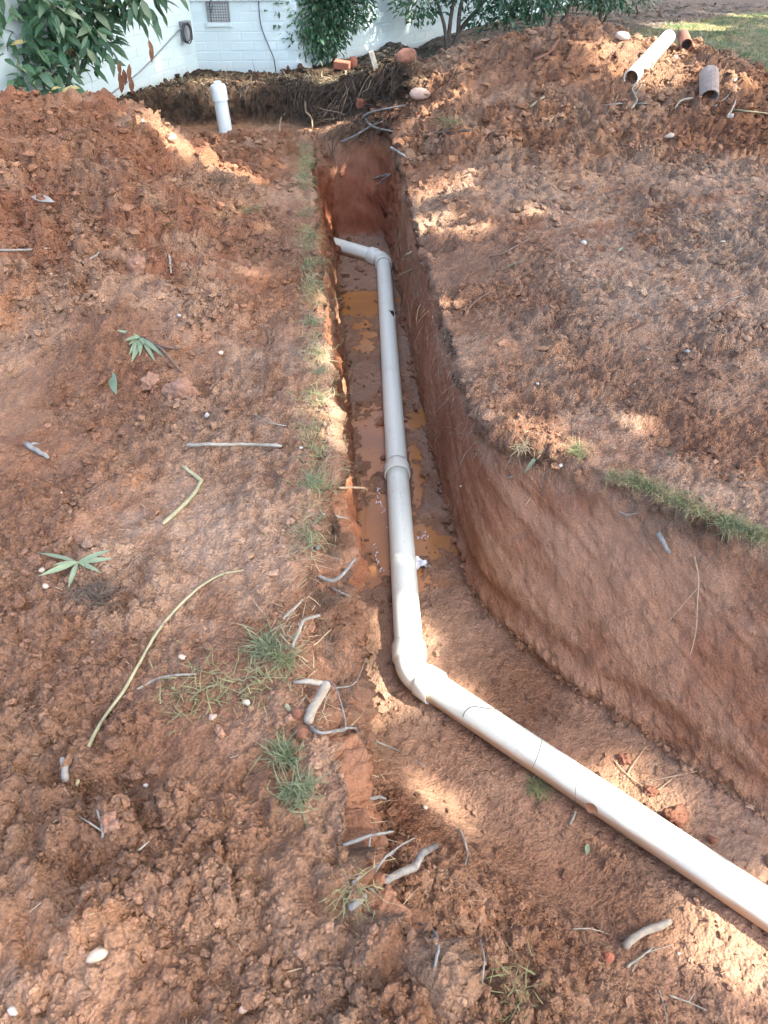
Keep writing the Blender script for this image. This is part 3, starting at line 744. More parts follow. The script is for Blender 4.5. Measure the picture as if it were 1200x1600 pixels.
# offcut and old pieces on the mound
def loose_pipe(name, pa, pb, r, th, mt, label, cat='pipe', flutes=0, fill=False, sink=0.0):
    a, b = Vector(pa), Vector(pb); L_ = (b - a).length; seg = 48
    prof = [(r * .985, 0), (r, .003), (r, L_ * .5), (r, L_ - .003), (r * .985, L_)]
    v_, f_ = lathe(prof, seg)
    if flutes: v_ = [((x * (1 + .022 * (math.cos(flutes * math.atan2(y, x)) > 0.2))), (y * (1 + .022 * (math.cos(flutes * math.atan2(y, x)) > 0.2))), z) for x, y, z in v_]
    mb = MB(); mb.add(v_, f_); o = mb.build(name, mt); o.matrix_world = orient(a, b); solid(o, th); tag(o, label, cat)
    return o
pa, pb = G(984, 131), G(1042, 70)
ra = pa + Vector((0, 0, .035)); rbb = pb + Vector((0, 0, .05))
if (rbb - ra).length > 1.1: rbb = ra + (rbb - ra).normalized() * 1.0
loose_pipe('pipe_offcut', ra, rbb, .052, .006, M_pvc_cream, 'long cream plastic pipe offcut lying across the mound top')
pa = G(1104, 158); loose_pipe('drain_tile', pa + Vector((0, -.03, .03)), pa + Vector((.03, .16, .15)), .064, .014, M_clay_pipe, 'short grey fluted clay pipe piece half sunk in the mound', 'pipe', 14)
pa = G(1070, 74); loose_pipe('pipe_stub', pa + Vector((0, -.03, .02)), pa + Vector((.04, .22, .05)), .043, .006, M_rust_pipe, 'dark open end of a rusty brown pipe poking out of the mound')

# ------------------------------------------------------------------ sticks, twigs and roots lying about
def stick(name, cat, label, pts, r, mt, taper=.75, lift=.7, seg=7, wob=.13, side=None, group=None):
    """pts: (px, py[, extra lift in metres]) on the ground"""
    q = [G(p[0], p[1], r * lift + (p[2] if len(p) > 2 else 0)) for p in pts]
    if len(q) == 2:                                   # keep short sticks straight
        pts3 = [q[0].lerp(q[1], t) for t in np.linspace(0, 1, 7)]
        dev = (q[1] - q[0]).length * .018
        pts3 = [p + Vector((random.uniform(-dev, dev), random.uniform(-dev, dev), random.uniform(0, dev))) for p in pts3]
    else:
        pts3 = catmull(q, 5)
    pts3 = [p + Vector((random.gauss(0, r * .12), random.gauss(0, r * .12), random.gauss(0, r * .1))) for p in pts3]
    n = len(pts3); rad = [r * (1 - (1 - taper) * i / (n - 1)) * (1 + random.uniform(-wob, wob)) for i in range(n)]
    rad[0] *= .8; rad[-1] *= .7
    mb = MB(); mb.tube(pts3, rad, seg)
    for (a, b, rr) in (side or []):
        p0 = pts3[int(a * (n - 1))]; mb.tube([p0, p0.lerp(G(b[0], b[1], rr + (b[2] if len(b) > 2 else 0)), .5) + Vector((0, 0, rr)), G(b[0], b[1], rr + (b[2] if len(b) > 2 else 0))], [rr, rr * .85, rr * .5], 6)
    return tag(mb.build(name, mt), label, cat, group)
S = stick
S('vine', 'vine', 'long thin greenish vine curving across the clay beside the trench', [(122, 1225), (150, 1150), (200, 1065), (250, 985), (300, 930), (345, 900), (382, 893)], .0048, M_stick_green, .6, 1.3)
S('stick', 'stick', 'straight pale grey stick lying crosswise near the middle of the bank', [(293, 698), (330, 697), (385, 696), (440, 698)], .0062, M_stick, 1.0, .9)
S('stick', 'stick', 'sharply bent green-grey stick like an elbow on the clay', [(286, 731), (313, 752), (312, 757), (298, 780), (256, 820)], .0068, M_stick_green, .9, .9)
S('twig', 'twig', 'short curved twig lying beside the long vine', [(215, 1078), (250, 1061), (285, 1056), (308, 1055)], .0042, M_stick, .6)
b1 = S('branch_stub', 'branch', 'pale forked branch stub standing on the trench lip', [(480, 1134), (489, 1104, .01), (499, 1080, .02)], .0125, M_stick_pale, .95, .9, 9, .1, side=[(.98, (457, 1068), .0085), (.98, (506, 1071, .02), .009)])
S('twig', 'twig', 'dark curved twig on the clay near the grassy trench edge', [(417, 513), (421, 540), (405, 562), (374, 586)], .0045, M_stick_dark, .7)
S('twig', 'twig', 'tiny dark twig beside the pair of cracked clods', [(328, 610), (345, 589)], .0045, M_stick_dark)
S('twig', 'twig', 'thin hair-fine twig above the straight grey stick', [(398, 648), (420, 660), (447, 666)], .0028, M_stick, .6)
S('stick', 'stick', 'thin straight stick cut by the picture edge below the spoil heap', [(-20, 391), (30, 392), (75, 389)], .006, M_stick, .8)
S('twig', 'twig', 'hooked grey twig at the foot of the spoil heap', [(130, 411), (152, 399), (165, 384), (200, 380)], .0058, M_stick, .6)
S('twig', 'twig', 'short upright-lying grey twig below the spoil heap', [(263, 398), (268, 428)], .006, M_stick)
S('bark_chip', 'bark', 'split grey bark chip lying on the clay near the picture edge', [(42, 696), (78, 716)], .011, M_stick_grey, .7, .5, side=[(.3, (62, 696), .006)])
S('stub', 'stick', 'blunt grey wood stub at the foot of the long vine', [(104, 1219), (106, 1186, .01)], .0085, M_stick_grey, .9)
S('twig', 'twig', 'dark twig poking in from the edge beside the grey stub', [(-15, 1196), (25, 1193), (58, 1187)], .0065, M_stick_dark, .6, side=[(.4, (15, 1212), .003)])
S('twig', 'twig', 'thin pale rootlet on clods below the vine foot', [(163, 1312), (160, 1290), (153, 1266)], .0035, M_stick, .6, side=[(.3, (120, 1275), .002)])
S('twig', 'twig', 'fine twig slanting over the clay below the vine', [(216, 1330), (232, 1315), (245, 1303)], .0025, M_stick, .6)
S('root', 'root', 'thick grey root lying at the near end of the trench lip', [(556, 1416, .012), (679, 1355, .05)], .0078, M_stick_grey, 1.15, .9, 9, .14)
S('root', 'root', 'thin grey root just above the thick grey root', [(545, 1384, .012), (631, 1359, .05)], .0046, M_stick_grey, .6)
S('root', 'root', 'slender straight root slanting up behind the thick grey root', [(560, 1407), (600, 1362, .03), (643, 1315, .03)], .0028, M_stick_grey, .7)
S('root', 'root', 'short grey root sticking out of the trench side over bare clay', [(553, 1254), (580, 1253, .03), (607, 1257, .03)], .0052, M_stick_grey, .8)
S('root', 'root', 'pair of thin grey roots crossing at the trench side', [(535, 1322), (570, 1319, .02), (601, 1309, .03)], .0042, M_stick_grey, .6, side=[(.5, (575, 1340), .0025)])
S('root', 'root', 'long thin dark root trailing from the lip down towards the pipe', [(484, 1136), (503, 1150, .01), (545, 1148, .02), (582, 1160, .03), (620, 1178, .02), (662, 1200, .005)], .0042, M_stick_grey, .5)
S('root', 'root', 'looping fine root arching out over the trench wall', [(518, 1155, .02), (527, 1120, .05), (515, 1098, .06), (528, 1065, .06), (552, 1020, .05)], .0024, M_stick_grey, .6)
S('root', 'root', 'fine straight root crossing the looping root', [(516, 1106, .05), (540, 1065, .05), (563, 1039, .05)], .0021, M_stick_grey, .6)
S('root', 'root', 'grey broken root jutting straight from the trench side', [(495, 857, .0), (513, 858, .03), (531, 855, .05)], .0062, M_stick_grey, .9)
S('root', 'root', 'grey root with pale broken tip below the straight broken root', [(497, 901, .0), (520, 898, .03), (545, 892, .05)], .0066, M_stick_grey, .7)
S('root', 'root', 'thin root stub lowest on the bare trench side', [(515, 918), (540, 922, .03)], .0035, M_stick_grey, .8)
S('root', 'root', 'small root tuft stick between grass and trench side', [(490, 838), (530, 812, .03)], .0035, M_stick_grey, .8)
S('root', 'root', 'short pale root end near the grassy lip above the grey ones', [(505, 805), (534, 811, .03)], .0045, M_stick, .8)
S('root', 'root', 'arching brown root reaching over the trench to the white shreds', [(525, 765, .01), (548, 775, .06), (566, 788, .06), (584, 804, .01)], .0042, M_root_tan, .7)
S('twig', 'twig', 'short straight pale twig above the grass tuft on the lip', [(442, 968), (465, 944, .02)], .004, M_stick, .8)
S('twig', 'twig', 'jointed pale twig beside the grass tuft on the lip', [(456, 1012), (470, 990, .02), (478, 978, .03), (490, 970, .03)], .0042, M_stick, 1.2)
S('twig', 'twig', 'straw-coloured twig leaning on the bare trench side', [(487, 1016, .01), (510, 972, .03)], .0022, M_root_tan, .7)
S('twig', 'twig', 'stout green twig piece by the forked branch stub', [(446, 1103), (457, 1115)], .006, M_stick_green, .9)
S('root', 'root', 'curled bundle of pale rootlets on the near slope', [(655, 1443), (675, 1455), (684, 1480), (679, 1512)], .0038, M_stick_grey, .6, side=[(.4, (664, 1490), .0022)])
S('root', 'root', 'knobbly short root standing on the near slope', [(717, 1296), (722, 1318, .01), (729, 1335), (726, 1352)], .0042, M_stick, .8)
S('twig', 'twig', 'long upright-lying twig on the near slope', [(750, 1432), (751, 1470), (755, 1500), (754, 1542)], .0025, M_stick, .6)
S('stub', 'stick', 'thick pale wood stub lying on the near slope', [(973, 1480), (1000, 1466, .01), (1050, 1441, .015)], .0105, M_stick_pale, .95, .9, 9, .1)
S('twig', 'twig', 'forked pale twig below the thick wood stub', [(978, 1512), (1000, 1495, .01), (1022, 1482, .01)], .0042, M_stick, .5, side=[(.4, (985, 1522), .0025), (.6, (1050, 1476), .002)])
S('twig', 'twig', 'dark thin twig running from the thick wood stub', [(968, 1470), (985, 1462), (1008, 1450)], .0032, M_stick_dark, .6)
S('twig', 'twig', 'fine curved twig on the slope short of the wood stub', [(895, 1452), (925, 1452), (952, 1461)], .0022, M_stick, .6)
S('twig', 'twig', 'bent rootlet at the lower edge of the near slope', [(1028, 1545), (1037, 1572), (1041, 1600)], .0025, M_stick, .6)
S('twig', 'twig', 'thin bent stem low on the slope beside the green tuft', [(1070, 1470), (1078, 1500), (1082, 1522)], .0022, M_stick_dark, .6)
S('twig', 'twig', 'small fork of twigs by the near corner', [(1045, 1556), (1075, 1567), (1105, 1580)], .003, M_stick, .6, side=[(.5, (1085, 1552), .002)])
# beyond the trench
S('root', 'root', 'long hanging root trailing down the cut bank', [(1088, 868, .01), (1094, 900, .02), (1096, 940, .02), (1090, 985, .015), (1079, 1026, .01)], .0030, M_root_tan, .5, side=[(.35, (1020, 1000, .01), .0012)])
S('root', 'root', 'short dark root angled across the top of the cut bank', [(1003, 822, .01), (1024, 855, .02), (1044, 880, .01)], .0035, M_stick_dark, .5)
S('bark_curl', 'bark', 'curled pale bark piece stuck in the cut bank', [(1033, 832, .01), (1040, 850, .015), (1050, 860, .01)], .0095, M_stick_grey, .7, .6)
S('twig', 'twig', 'little pale twig fork under the grassy lip of the bank', [(968, 800, .01), (985, 803, .02), (1000, 800, .015)], .003, M_stick, .6, side=[(.5, (975, 820), .002)])
S('stub', 'stick', 'short grey stick on the lip at the trench corner', [(795, 745, .01), (820, 742, .015)], .0042, M_stick_grey, .8)
S('twig', 'twig', 'thin straw stalk hanging at the trench corner', [(822, 790, .01), (830, 772, .02)], .002, M_root_tan, .8)
S('twig', 'twig', 'dark straight twig next to the bright green leaf blade', [(766, 402), (790, 394), (830, 372)], .0055, M_stick_dark, .7, side=[(.1, (775, 432), .004)])
S('root', 'root', 'thin curving root along the far trench lip', [(730, 537), (745, 525), (765, 506)], .0035, M_stick_dark, .6)
S('root', 'root', 'longer curving root beside the thin one on the far lip', [(750, 552), (775, 530), (795, 515), (811, 497)], .004, M_root, .6)
S('root', 'root', 'brown root curl just above the far trench lip', [(728, 488), (745, 470), (768, 455)], .0045, M_stick_dark, .6)
S('rootlets', 'root', 'spray of wiry rootlets near the edge of the bare slope', [(1140, 468), (1165, 460), (1195, 444)], .0028, M_stick_grey, .6, side=[(.2, (1100, 505), .0018), (.5, (1150, 480), .0018), (.6, (1135, 445), .0018), (.8, (1215, 455), .002)])
S('stick', 'stick', 'reddish brown stick lying on the mound below its crest', [(838, 97, .01), (855, 87, .015), (870, 70, .02)], .013, M_rust_pipe, .8)
S('stick', 'stick', 'dark mossy stick at the foot of the mound', [(665, 212), (690, 210, .01), (735, 204)], .014, M_stick_dark, .7)
S('root', 'root', 'pale forked root below the cream pipe offcut', [(985, 172, .01), (996, 158, .01), (990, 140, .02), (992, 132, .02)], .0085, M_stick, .6, side=[(.2, (945, 165), .007), (.5, (1024, 100, .02), .006), (.2, (1015, 163), .005)])
S('root', 'root', 'pale curved root leading to the grey clay pipe', [(1055, 171), (1065, 160, .01), (1086, 154, .01)], .0085, M_stick, .8)
S('root', 'root', 'brown root forking down the mound from the offcut', [(968, 150, .01), (955, 165, .01), (945, 180)], .0085, M_stick_dark, .6)
S('twig', 'twig', 'pale stick tip standing beside the grass by the mound', [(1134, 186, .01), (1143, 162, .03)], .0075, M_stick_pale, .7)
S('twig', 'twig', 'green twig lying towards the grass at the mound foot', [(1143, 174, .01), (1165, 174, .01), (1200, 178)], .006, M_stick_green, .7)
S('twig', 'twig', 'grey twig slanting from the grey clay pipe across the clods', [(1115, 166, .01), (1135, 155, .01), (1150, 135, .01)], .005, M_stick_grey, .6)
S('twig', 'twig', 'broken green stem on the upper mound slope', [(825, 168, .01), (850, 155, .01)], .008, M_stick_green, .8)
S('stick', 'stick', 'forked grey stick at the far trench corner', [(612, 230, .01), (625, 240, .02), (633, 246)], .0095, M_stick_grey, .8)
S('root', 'root', 'pale root stub on the far trench lip under the mound', [(585, 280, .0), (610, 274, .02)], .0085, M_stick_grey, .8)
S('root', 'root', 'grey root crossing the far trench lip', [(590, 290, .0), (615, 272, .03)], .007, M_stick_grey, .7)
S('stem', 'twig', 'straw stub in the far trench lip, upper of two', [(632, 408, .01), (648, 396, .02)], .0055, M_straw, .9)
S('stem', 'twig', 'straw stub in the far trench lip, lower of two', [(628, 432, .01), (645, 422, .02)], .0055, M_straw, .9)
S('root', 'root', 'tan root looping down the dug bank beside the riser', [(479, 160, .02), (484, 175, .04), (489, 188, .03), (490, 206, .01)], .009, M_root_tan, .7)
S('root', 'root', 'thin tan root standing in front of the dug bank', [(435, 208, .01), (440, 190, .03), (447, 178, .03)], .006, M_root_tan, .7)
for k, (lab, pts) in enumerate([('uppermost grey root across the dark root clump', [(570, 190, .02), (590, 178, .05), (632, 168, .02)]), ('thick grey root low in the dark root clump', [(536, 222, .02), (560, 212, .05), (580, 196, .05), (600, 190, .01)]), ('dark root slanting through the root clump to the mound', [(570, 186, .04), (590, 200, .04), (615, 208, .01)])]):
    S('root', 'root', lab, pts, .0105, M_stick_grey, .6)
# lying over the pipe
def free(name, cat, label, pts, r, mt, n=5):
    mb = MB(); p3 = catmull(pts, n); mb.tube(p3, [r * (1 - .4 * i / len(p3)) for i in range(len(p3))], 6); return tag(mb.build(name, mt), label, cat)
zt = AX + RP + .006
free('root', 'root', 'black hair root hooked over the pipe beyond the elbow', [P(723, 1120, zt - .03), P(728, 1110, zt), P(741, 1104, zt + .006), P(772, 1108, zt - .004), G(818, 1109, .004)], .0016, M_stick_dark)
free('root', 'root', 'fine dark root hanging over the pipe at the green tuft', [G(805, 1080, .003), G(830, 1098, .006), P(849, 1122, zt - .02), P(848, 1150, zt), P(841, 1178, zt + .002), P(832, 1200, zt - .02)], .0013, M_stick_dark)
free('root', 'root', 'thread-thin root draped over the pipe beside the brown leaf', [P(909, 1188, zt - .02), P(904, 1212, zt + .003), P(899, 1236, zt - .006), P(899, 1262, AX - .01)], .0010, M_stick_dark)
S('twig', 'twig', 'pale stick end by the pipe below the brown leaf', [(890, 1289), (894, 1278, .005), (899, 1268, .01)], .0045, M_stick, .8)
S('rootlets', 'root', 'loose dry rootlets in the clods behind the pipe', [(960, 1190), (985, 1215), (1020, 1236), (1042, 1224)], .0026, M_root_tan, .6, side=[(.3, (1010, 1165), .002), (.5, (1090, 1205), .002), (.8, (1060, 1210), .0018), (.5, (1030, 1275), .0015)])

# ------------------------------------------------------------------ leaves and sprigs
def leaf_mesh(l, w, curl=.25, fold=.25, n=5):
    mb = MB(); v = []; f = []
    for i in range(n + 1):
        t = i / n; wd = w * .5 * math.sin(math.pi * min(max(t, .02), .985) ** .85) ; z = -curl * l * t * t
        v += [(-wd, t * l, z + fold * wd), (0, t * l, z), (wd, t * l, z + fold * wd)]
    for i in range(n):
        a = i * 3; f += [(a, a + 1, a + 4, a + 3), (a + 1, a + 2, a + 5, a + 4)]
    mb.add(v, f); return mb.mesh('leaf')
def leaf_obj(me_src, mt, loc, direction, normal, par=None, scale=1.0, roll=0.0, name='leaf'):
    me = me_src
    key = (me_src.name, mt.name)
    if key not in _leafcache:
        me = me_src.copy(); me.materials.clear(); me.materials.append(mt); _leafcache[key] = me
    o = link(name, _leafcache[key], None, par)
    y_ = Vector(direction).normalized(); z_ = Vector(normal); z_ = (z_ - y_ * z_.dot(y_))
    if z_.length < 1e-3: z_ = y_.orthogonal()
    z_.normalize(); x_ = y_.cross(z_)
    Mx = Matrix(((x_.x, y_.x, z_.x, loc[0]), (x_.y, y_.y, z_.y, loc[1]), (x_.z, y_.z, z_.z, loc[2]), (0, 0, 0, 1)))
    o.matrix_local = Mx @ Matrix.Rotation(roll, 4, 'Y') @ Matrix.Scale(scale, 4); return o
_leafcache = {}
lf_big = [leaf_mesh(.15, .045, .18, .35), leaf_mesh(.14, .052, .32, .25), leaf_mesh(.13, .04, .1, .5)]
lf_blade = leaf_mesh(.12, .016, .12, .5, 6)
lf_small = [leaf_mesh(.06, .026, .2, .3, 4), leaf_mesh(.055, .022, .1, .4, 4)]
def sprig(label, centre, tips, w, mt, name='leaf_sprig', stems=()):
    c, n = G(*centre, .008, True); root = empty(name, c); tag(root, label, 'sprig')
    for (tx, ty, lf) in tips:
        e = G(tx, ty, .012 + lf); d_ = e - c; L_ = d_.length
        o = leaf_obj(leaf_mesh(L_, w * random.uniform(.85, 1.15), .06, .35, 6), mt, (0, 0, .004), d_, n + Vector((random.uniform(-.4, .4), random.uniform(-.4, .4), .3)), root)
    for pts in stems:
        mb = MB(); mb.tube([G(a, b, .012) - c for a, b in pts], [.007, .006, .004][:len(pts)], 7); mb.build('stem', M_stick_dark, root)
    return root
sprig('star of narrow pale green leaves on the clay', (122, 882), [(82, 866, .03), (70, 907, .02), (107, 922, 0), (163, 868, .03), (168, 886, .02), (162, 894, .01), (96, 900, .03)], .015, M_leaf_c)
sprig('wilting sprig of pale green leaves with a dark broken stem', (220, 530), [(192, 523, .02), (196, 540, .01), (200, 556, 0), (210, 567, 0), (222, 560, .01), (250, 560, .02), (232, 548, .02), (243, 568, 0), (208, 547, .02)], .021, M_leaf_c, stems=[[(222, 530), (255, 550), (285, 583)], [(225, 535), (262, 546), (283, 549)]])
def one_leaf(label, a, b, w, mt, lift=.006, name='leaf'):
    p, n = G(*a, lift, True); e = G(*b, lift + .004); o = leaf_obj(leaf_mesh((e - p).length, w, .02, .25, 6), mt, p, e - p, n); return tag(o, label, 'leaf')
one_leaf('single pale green leaf below the wilting sprig', (177, 583), (184, 620), .042, M_leaf_c, .012)
one_leaf('bright green narrow leaf blade on the far slope', (787, 424), (824, 406), .020, M_leaf_c, .012)
one_leaf('small pale green leaf on the slope below the pipe', (917, 1318), (918, 1339), .016, M_leaf_c, .008)
one_leaf('bluish grey dead leaf on the spoil heap', (52, 311), (88, 317), .05, M_stick_grey, .015)
one_leaf('small green leaf at the foot of the spoil heap', (257, 358), (270, 351), .035, M_leaf_a, .012)
one_leaf('small green leaf on the pale clay left of the grass clump', (291, 1216), (298, 1224), .008, M_leaf_a, .008)
one_leaf('dark green leaf scrap above the grassy bank lip', (1037, 706), (1050, 716), .012, M_leaf_a, .008)
one_leaf('small green blade on the slope beyond the trench', (965, 396), (973, 389), .015, M_leaf_c, .01)
one_leaf('green leaf blade leaning on the trench corner', (822, 736), (850, 705), .014, M_leaf_c, .02)
br = leaf_obj(leaf_mesh(.045, .03, .1, .4, 6), M_leaf_br, P(915, 1255, zt - .012), Vector((.03, -.02, -.012)), Vector((-.5, -.5, .6))); tag(br, 'crumpled brown dead leaf stuck to the pipe', 'leaf')
# white plastic shreds
def rag(label, px, py, s):
    c, n = G(px, py, .01, True); mb = MB(); k = 9; v = []
    for i in range(k):
        for j in range(k):
            u, w_ = i / (k - 1) - .5, j / (k - 1) - .5; r_ = .75 + .5 * math.sin(7 * u + 3 * w_)
            v.append((c.x + s * u * r_ * 1.3 + .012 * math.sin(9 * w_), c.y + s * w_ * r_, c.z + .010 * math.sin(13 * u + 5 * w_) + .008 * math.cos(11 * w_ - 4 * u) + .01))
    mb.add(v, [(i * k + j, (i + 1) * k + j, (i + 1) * k + j + 1, i * k + j + 1) for i in range(k - 1) for j in range(k - 1) if (i + j) % 7 or 2 < i < 6])
    o = mb.build('plastic_scrap', M_white_rag); tag(o, label, 'scrap'); return o
rag('crumpled white plastic scrap beside the pipe', 659, 885, .055)
def shreds(label, pts, n, s):
    mb = MB(); p3 = catmull([G(a, b, .006) for a, b in pts], n)
    for p in p3:
        if random.random() < .12: continue
        L_ = s * random.uniform(.6, 1.5); a = random.uniform(0, 6.28); d_ = Vector((math.cos(a) * .5, math.sin(a), random.uniform(-.1, .4))) * L_
        q_ = p + Vector((random.gauss(0, s * .4), random.gauss(0, s * .4), random.uniform(0, .006)))
        mb.tube([q_ - d_ * .5, q_ + Vector((0, 0, .004)), q_ + d_ * .5], [s * .10, s * .22, s * .08], 5)
    return tag(mb.build('plastic_shreds', M_white_rag), label, None, None, 'stuff')
shreds('trail of white plastic shreds between trench side and pipe', [(592, 764), (590, 785), (600, 800), (588, 812), (588, 835), (586, 862), (590, 885), (600, 895)], 7, .018)
shreds('clump of white plastic shreds in the water by the pipe', [(588, 805), (602, 798), (596, 812), (588, 822), (604, 828)], 5, .024)
shreds('few white plastic shreds on the other side of the pipe', [(651, 845), (662, 838), (668, 842)], 4, .016)

# ------------------------------------------------------------------ stones, bricks and single clods
def rock_mesh(seed, sub=2, rough=.22):
    import bmesh
    bm = bmesh.new(); bmesh.ops.create_icosphere(bm, subdivisions=sub, radius=1.0)
    co = np.array([v_.co[:] for v_ in bm.verts]); n_ = fbm(co * 1.3 + seed * 7.7, 3, seed)
    n2 = vnoise(co * 3.1 + seed * 3.3, seed + 5)
    if rough > .29:
        wd, wi = worley(co * 1.6 + seed * 5.1, seed); n3 = fbm(co * 6 + seed, 3, seed + 8)
        n2 = n2 + 1.6 * (wi - .5) + 1.0 * n3 - 1.1 * wd
    for v_, a, b in zip(bm.verts, n_, n2): v_.co *= 1 + rough * 1.4 * a + rough * .42 * b
    me = bpy.data.meshes.new('stone'); bm.to_mesh(me); bm.free()
    me.polygons.foreach_set('use_smooth', np.ones(len(me.polygons), bool)); return me
def rock(name, cat, label, px, py, size, mt, seed, rough=.30, sink=.30, group=None, sub=2):
    p, n = G(px, py, 0, True); me = rock_mesh(seed, sub, rough); me.materials.append(mt); o = link(name, me)
    o.scale = size; o.rotation_euler = (random.uniform(-.3, .3), random.uniform(-.3, .3), random.uniform(-.6, .6)); o.location = p + Vector((0, 0, size[2] * (1 - 2 * sink) * .6 + (.004 if sub == 2 else 0))); return tag(o, label, cat, group)
K = rock
K('stone', 'stone', 'largest cream stone on the near clods', 153, 1494, (.021, .015, .012), M_stone, 1)
K('stone', 'stone', 'pale flat rock on the mound above the trench end', 655, 150, (.085, .05, .042), M_stone_pink, 2)
K('stone', 'stone', 'small pink stone under the pale flat rock', 647, 166, (.03, .02, .022), M_stone_pink, 3)
K('stone', 'stone', 'cream pebble near the orange patch of clay', 345, 553, (.013, .011, .009), M_stone, 4)
K('stone', 'stone', 'square white chip above the straight grey stick', 324, 651, (.011, .011, .010), M_stone_white, 5, .3)
K('stone', 'stone', 'white stone between the cracked clods and the trench edge', 280, 495, (.014, .011, .010), M_stone_white, 6)
K('stone', 'stone', 'oval cream pebble under the star of leaves', 72, 918, (.012, .008, .007), M_stone, 7)
K('stone', 'stone', 'tan pebble left of the star of leaves', 67, 893, (.011, .008, .007), M_stone, 8)
K('stone', 'stone', 'round cream pebble by the forked branch stub', 386, 1100, (.009, .008, .0075), M_stone, 9)
K('stone', 'stone', 'pale pebble left of the round cream pebble', 332, 1123, (.012, .009, .007), M_stone_pink, 10)
K('stone', 'stone', 'orange-tan pebble near the middle of the long vine', 285, 1029, (.010, .008, .007), M_stone, 11)
K('stone', 'stone', 'white stone alone in the middle of the far slope', 912, 381, (.017, .013, .014), M_stone_white, 12, .3)
K('stone', 'stone', 'angular cream stone high on the far slope', 1128, 382, (.020, .015, .016), M_stone, 13, .3)
K('stone', 'stone', 'pale elongated stone at the foot of the mound', 1046, 214, (.035, .018, .016), M_stone, 14)
K('stone', 'stone', 'white stone on the mound crest beside the lawn', 972, 59, (.06, .035, .03), M_stone_white, 15)
K('stone', 'stone', 'blue-grey stone on the far slope above the grassy lip', 1074, 551, (.013, .009, .008), M_greybox, 16)
K('stone', 'stone', 'grey stone on the trench corner lip', 876, 729, (.010, .008, .007), M_stone_white, 17)
K('stone', 'stone', 'white pebble at the near picture corner', 22, 1582, (.010, .007, .007), M_stone_white, 18)
K('stone', 'stone', 'pale pebble on the near slope above the thick root', 664, 1263, (.009, .008, .008), M_stone, 19)
K('stone', 'stone', 'grey pebble on the near clods by the long root', 382, 1578, (.009, .008, .006), M_stone_pink, 20)
K('stone', 'stone', 'small white chip on the mound face below the offcut', 1055, 92, (.022, .018, .018), M_stone_white, 21, .3)
K('stone', 'stone', 'white chip on the mound right of the clay pipe', 1149, 127, (.022, .012, .012), M_stone_white, 22, .3)
K('stone', 'stone', 'white chip next to the grass at the mound foot', 1141, 184, (.025, .018, .02), M_stone_white, 23, .3)
K('stone', 'stone', 'tiny white stone on the crest of the spoil heap slope', 223, 192, (.012, .010, .016), M_stone_white, 24)
K('stone', 'stone', 'pale stone on the sunlit edge of the spoil heap', 268, 217, (.03, .02, .022), M_stone, 25)
K('stone', 'stone', 'rust-brown rock on top of the mound by the shrub', 632, 93, (.095, .07, .055), M_rust_pipe, 26, .25)
K('stone', 'stone', 'orange-brown rock under the middle shrub', 551, 101, (.05, .045, .055), M_brickred, 27, .2)
pebs = [(80, 428), (145, 522), (80, 1135), (27, 1025), (95, 770), (60, 808), (216, 862), (418, 742), (270, 1075), (40, 1345), (178, 1335), (300, 1175), (228, 1228), (480, 1255), (498, 1252), (358, 1260), (470, 700), (180, 458), (350, 470), (1000, 300), (1010, 310), (965, 490), (955, 493), (960, 555), (1012, 562), (860, 230), (930, 250), (990, 380), (840, 600), (1100, 520), (1150, 640), (1120, 560), (720, 760), (850, 560), (700, 1380), (880, 1480), (1060, 1490), (420, 1330), (560, 1520), (300, 1560)]
for k, (a, b) in enumerate(pebs[::4]):
    s_ = random.uniform(.0035, .0062) * (1.0 + .0009 * max(0, 900 - b))
    K('pebble', 'pebble', 'tiny pale pebble scattered on the bare clay', a, b, (s_ * random.uniform(1, 1.4), s_, s_ * .8), random.choice([M_stone, M_stone_white, M_stone_pink]), 40 + k, .30, .3, 'tiny pale pebbles on the clay', 1)
K('clod', 'clod', 'larger of two cracked tan clods beside the sprig', 282, 612, (.065, .048, .042), M_clod, 101, .3, .36, sub=4)
K('clod', 'clod', 'smaller tan clod touching the larger cracked one', 237, 600, (.036, .034, .034), M_clod, 102, .35, .36, sub=4)
K('clod', 'clod', 'rough brown clod at the foot of the spoil heap', 215, 418, (.04, .035, .05), M_clod, 103, .35, .34, sub=4)
K('clod', 'clod', 'brown clod standing below the long vine', 173, 1290, (.022, .022, .03), M_clod, 105, .35, .34, sub=4)
K('clod', 'clod', 'cracked red clod wedged behind the pipe, largest of the row', 1057, 1278, (.034, .03, .026), M_clod_red, 106, .35, .36, sub=4)
K('clod', 'clod', 'red clod behind the pipe under the dry rootlets', 975, 1188, (.022, .02, .02), M_clod_red, 107, .35, .36, sub=4)
K('clod', 'clod', 'broken red clod in the middle of the row behind the pipe', 1016, 1238, (.024, .02, .018), M_clod_red, 108, .4, .36, sub=4)
K('clod', 'clod', 'small red clod lowest in the row behind the pipe', 1112, 1312, (.016, .012, .010), M_clod_red, 109, .35, .36, sub=4)
mud = K('clod', 'clod', 'dark red mud lump against the broken pipe side', 622, 502, (.035, .06, .045), M_clod_red, 110, .35, .34, sub=4); mud.location = hole_p + Vector((.085, .0, -.03))
K('clod', 'clod', 'orange clod beside the thick wood stub', 950, 1496, (.015, .013, .011), M_brickred, 111, .3, .34, sub=4)
K('clod', 'clod', 'round red clod pile top by the forked branch stub', 462, 1118, (.016, .016, .014), M_clod_red, 112, .3, .2)
K('clod', 'clod', 'round red clod below the forked branch stub', 470, 1150, (.02, .016, .016), M_clod_red, 113, .3, .2)
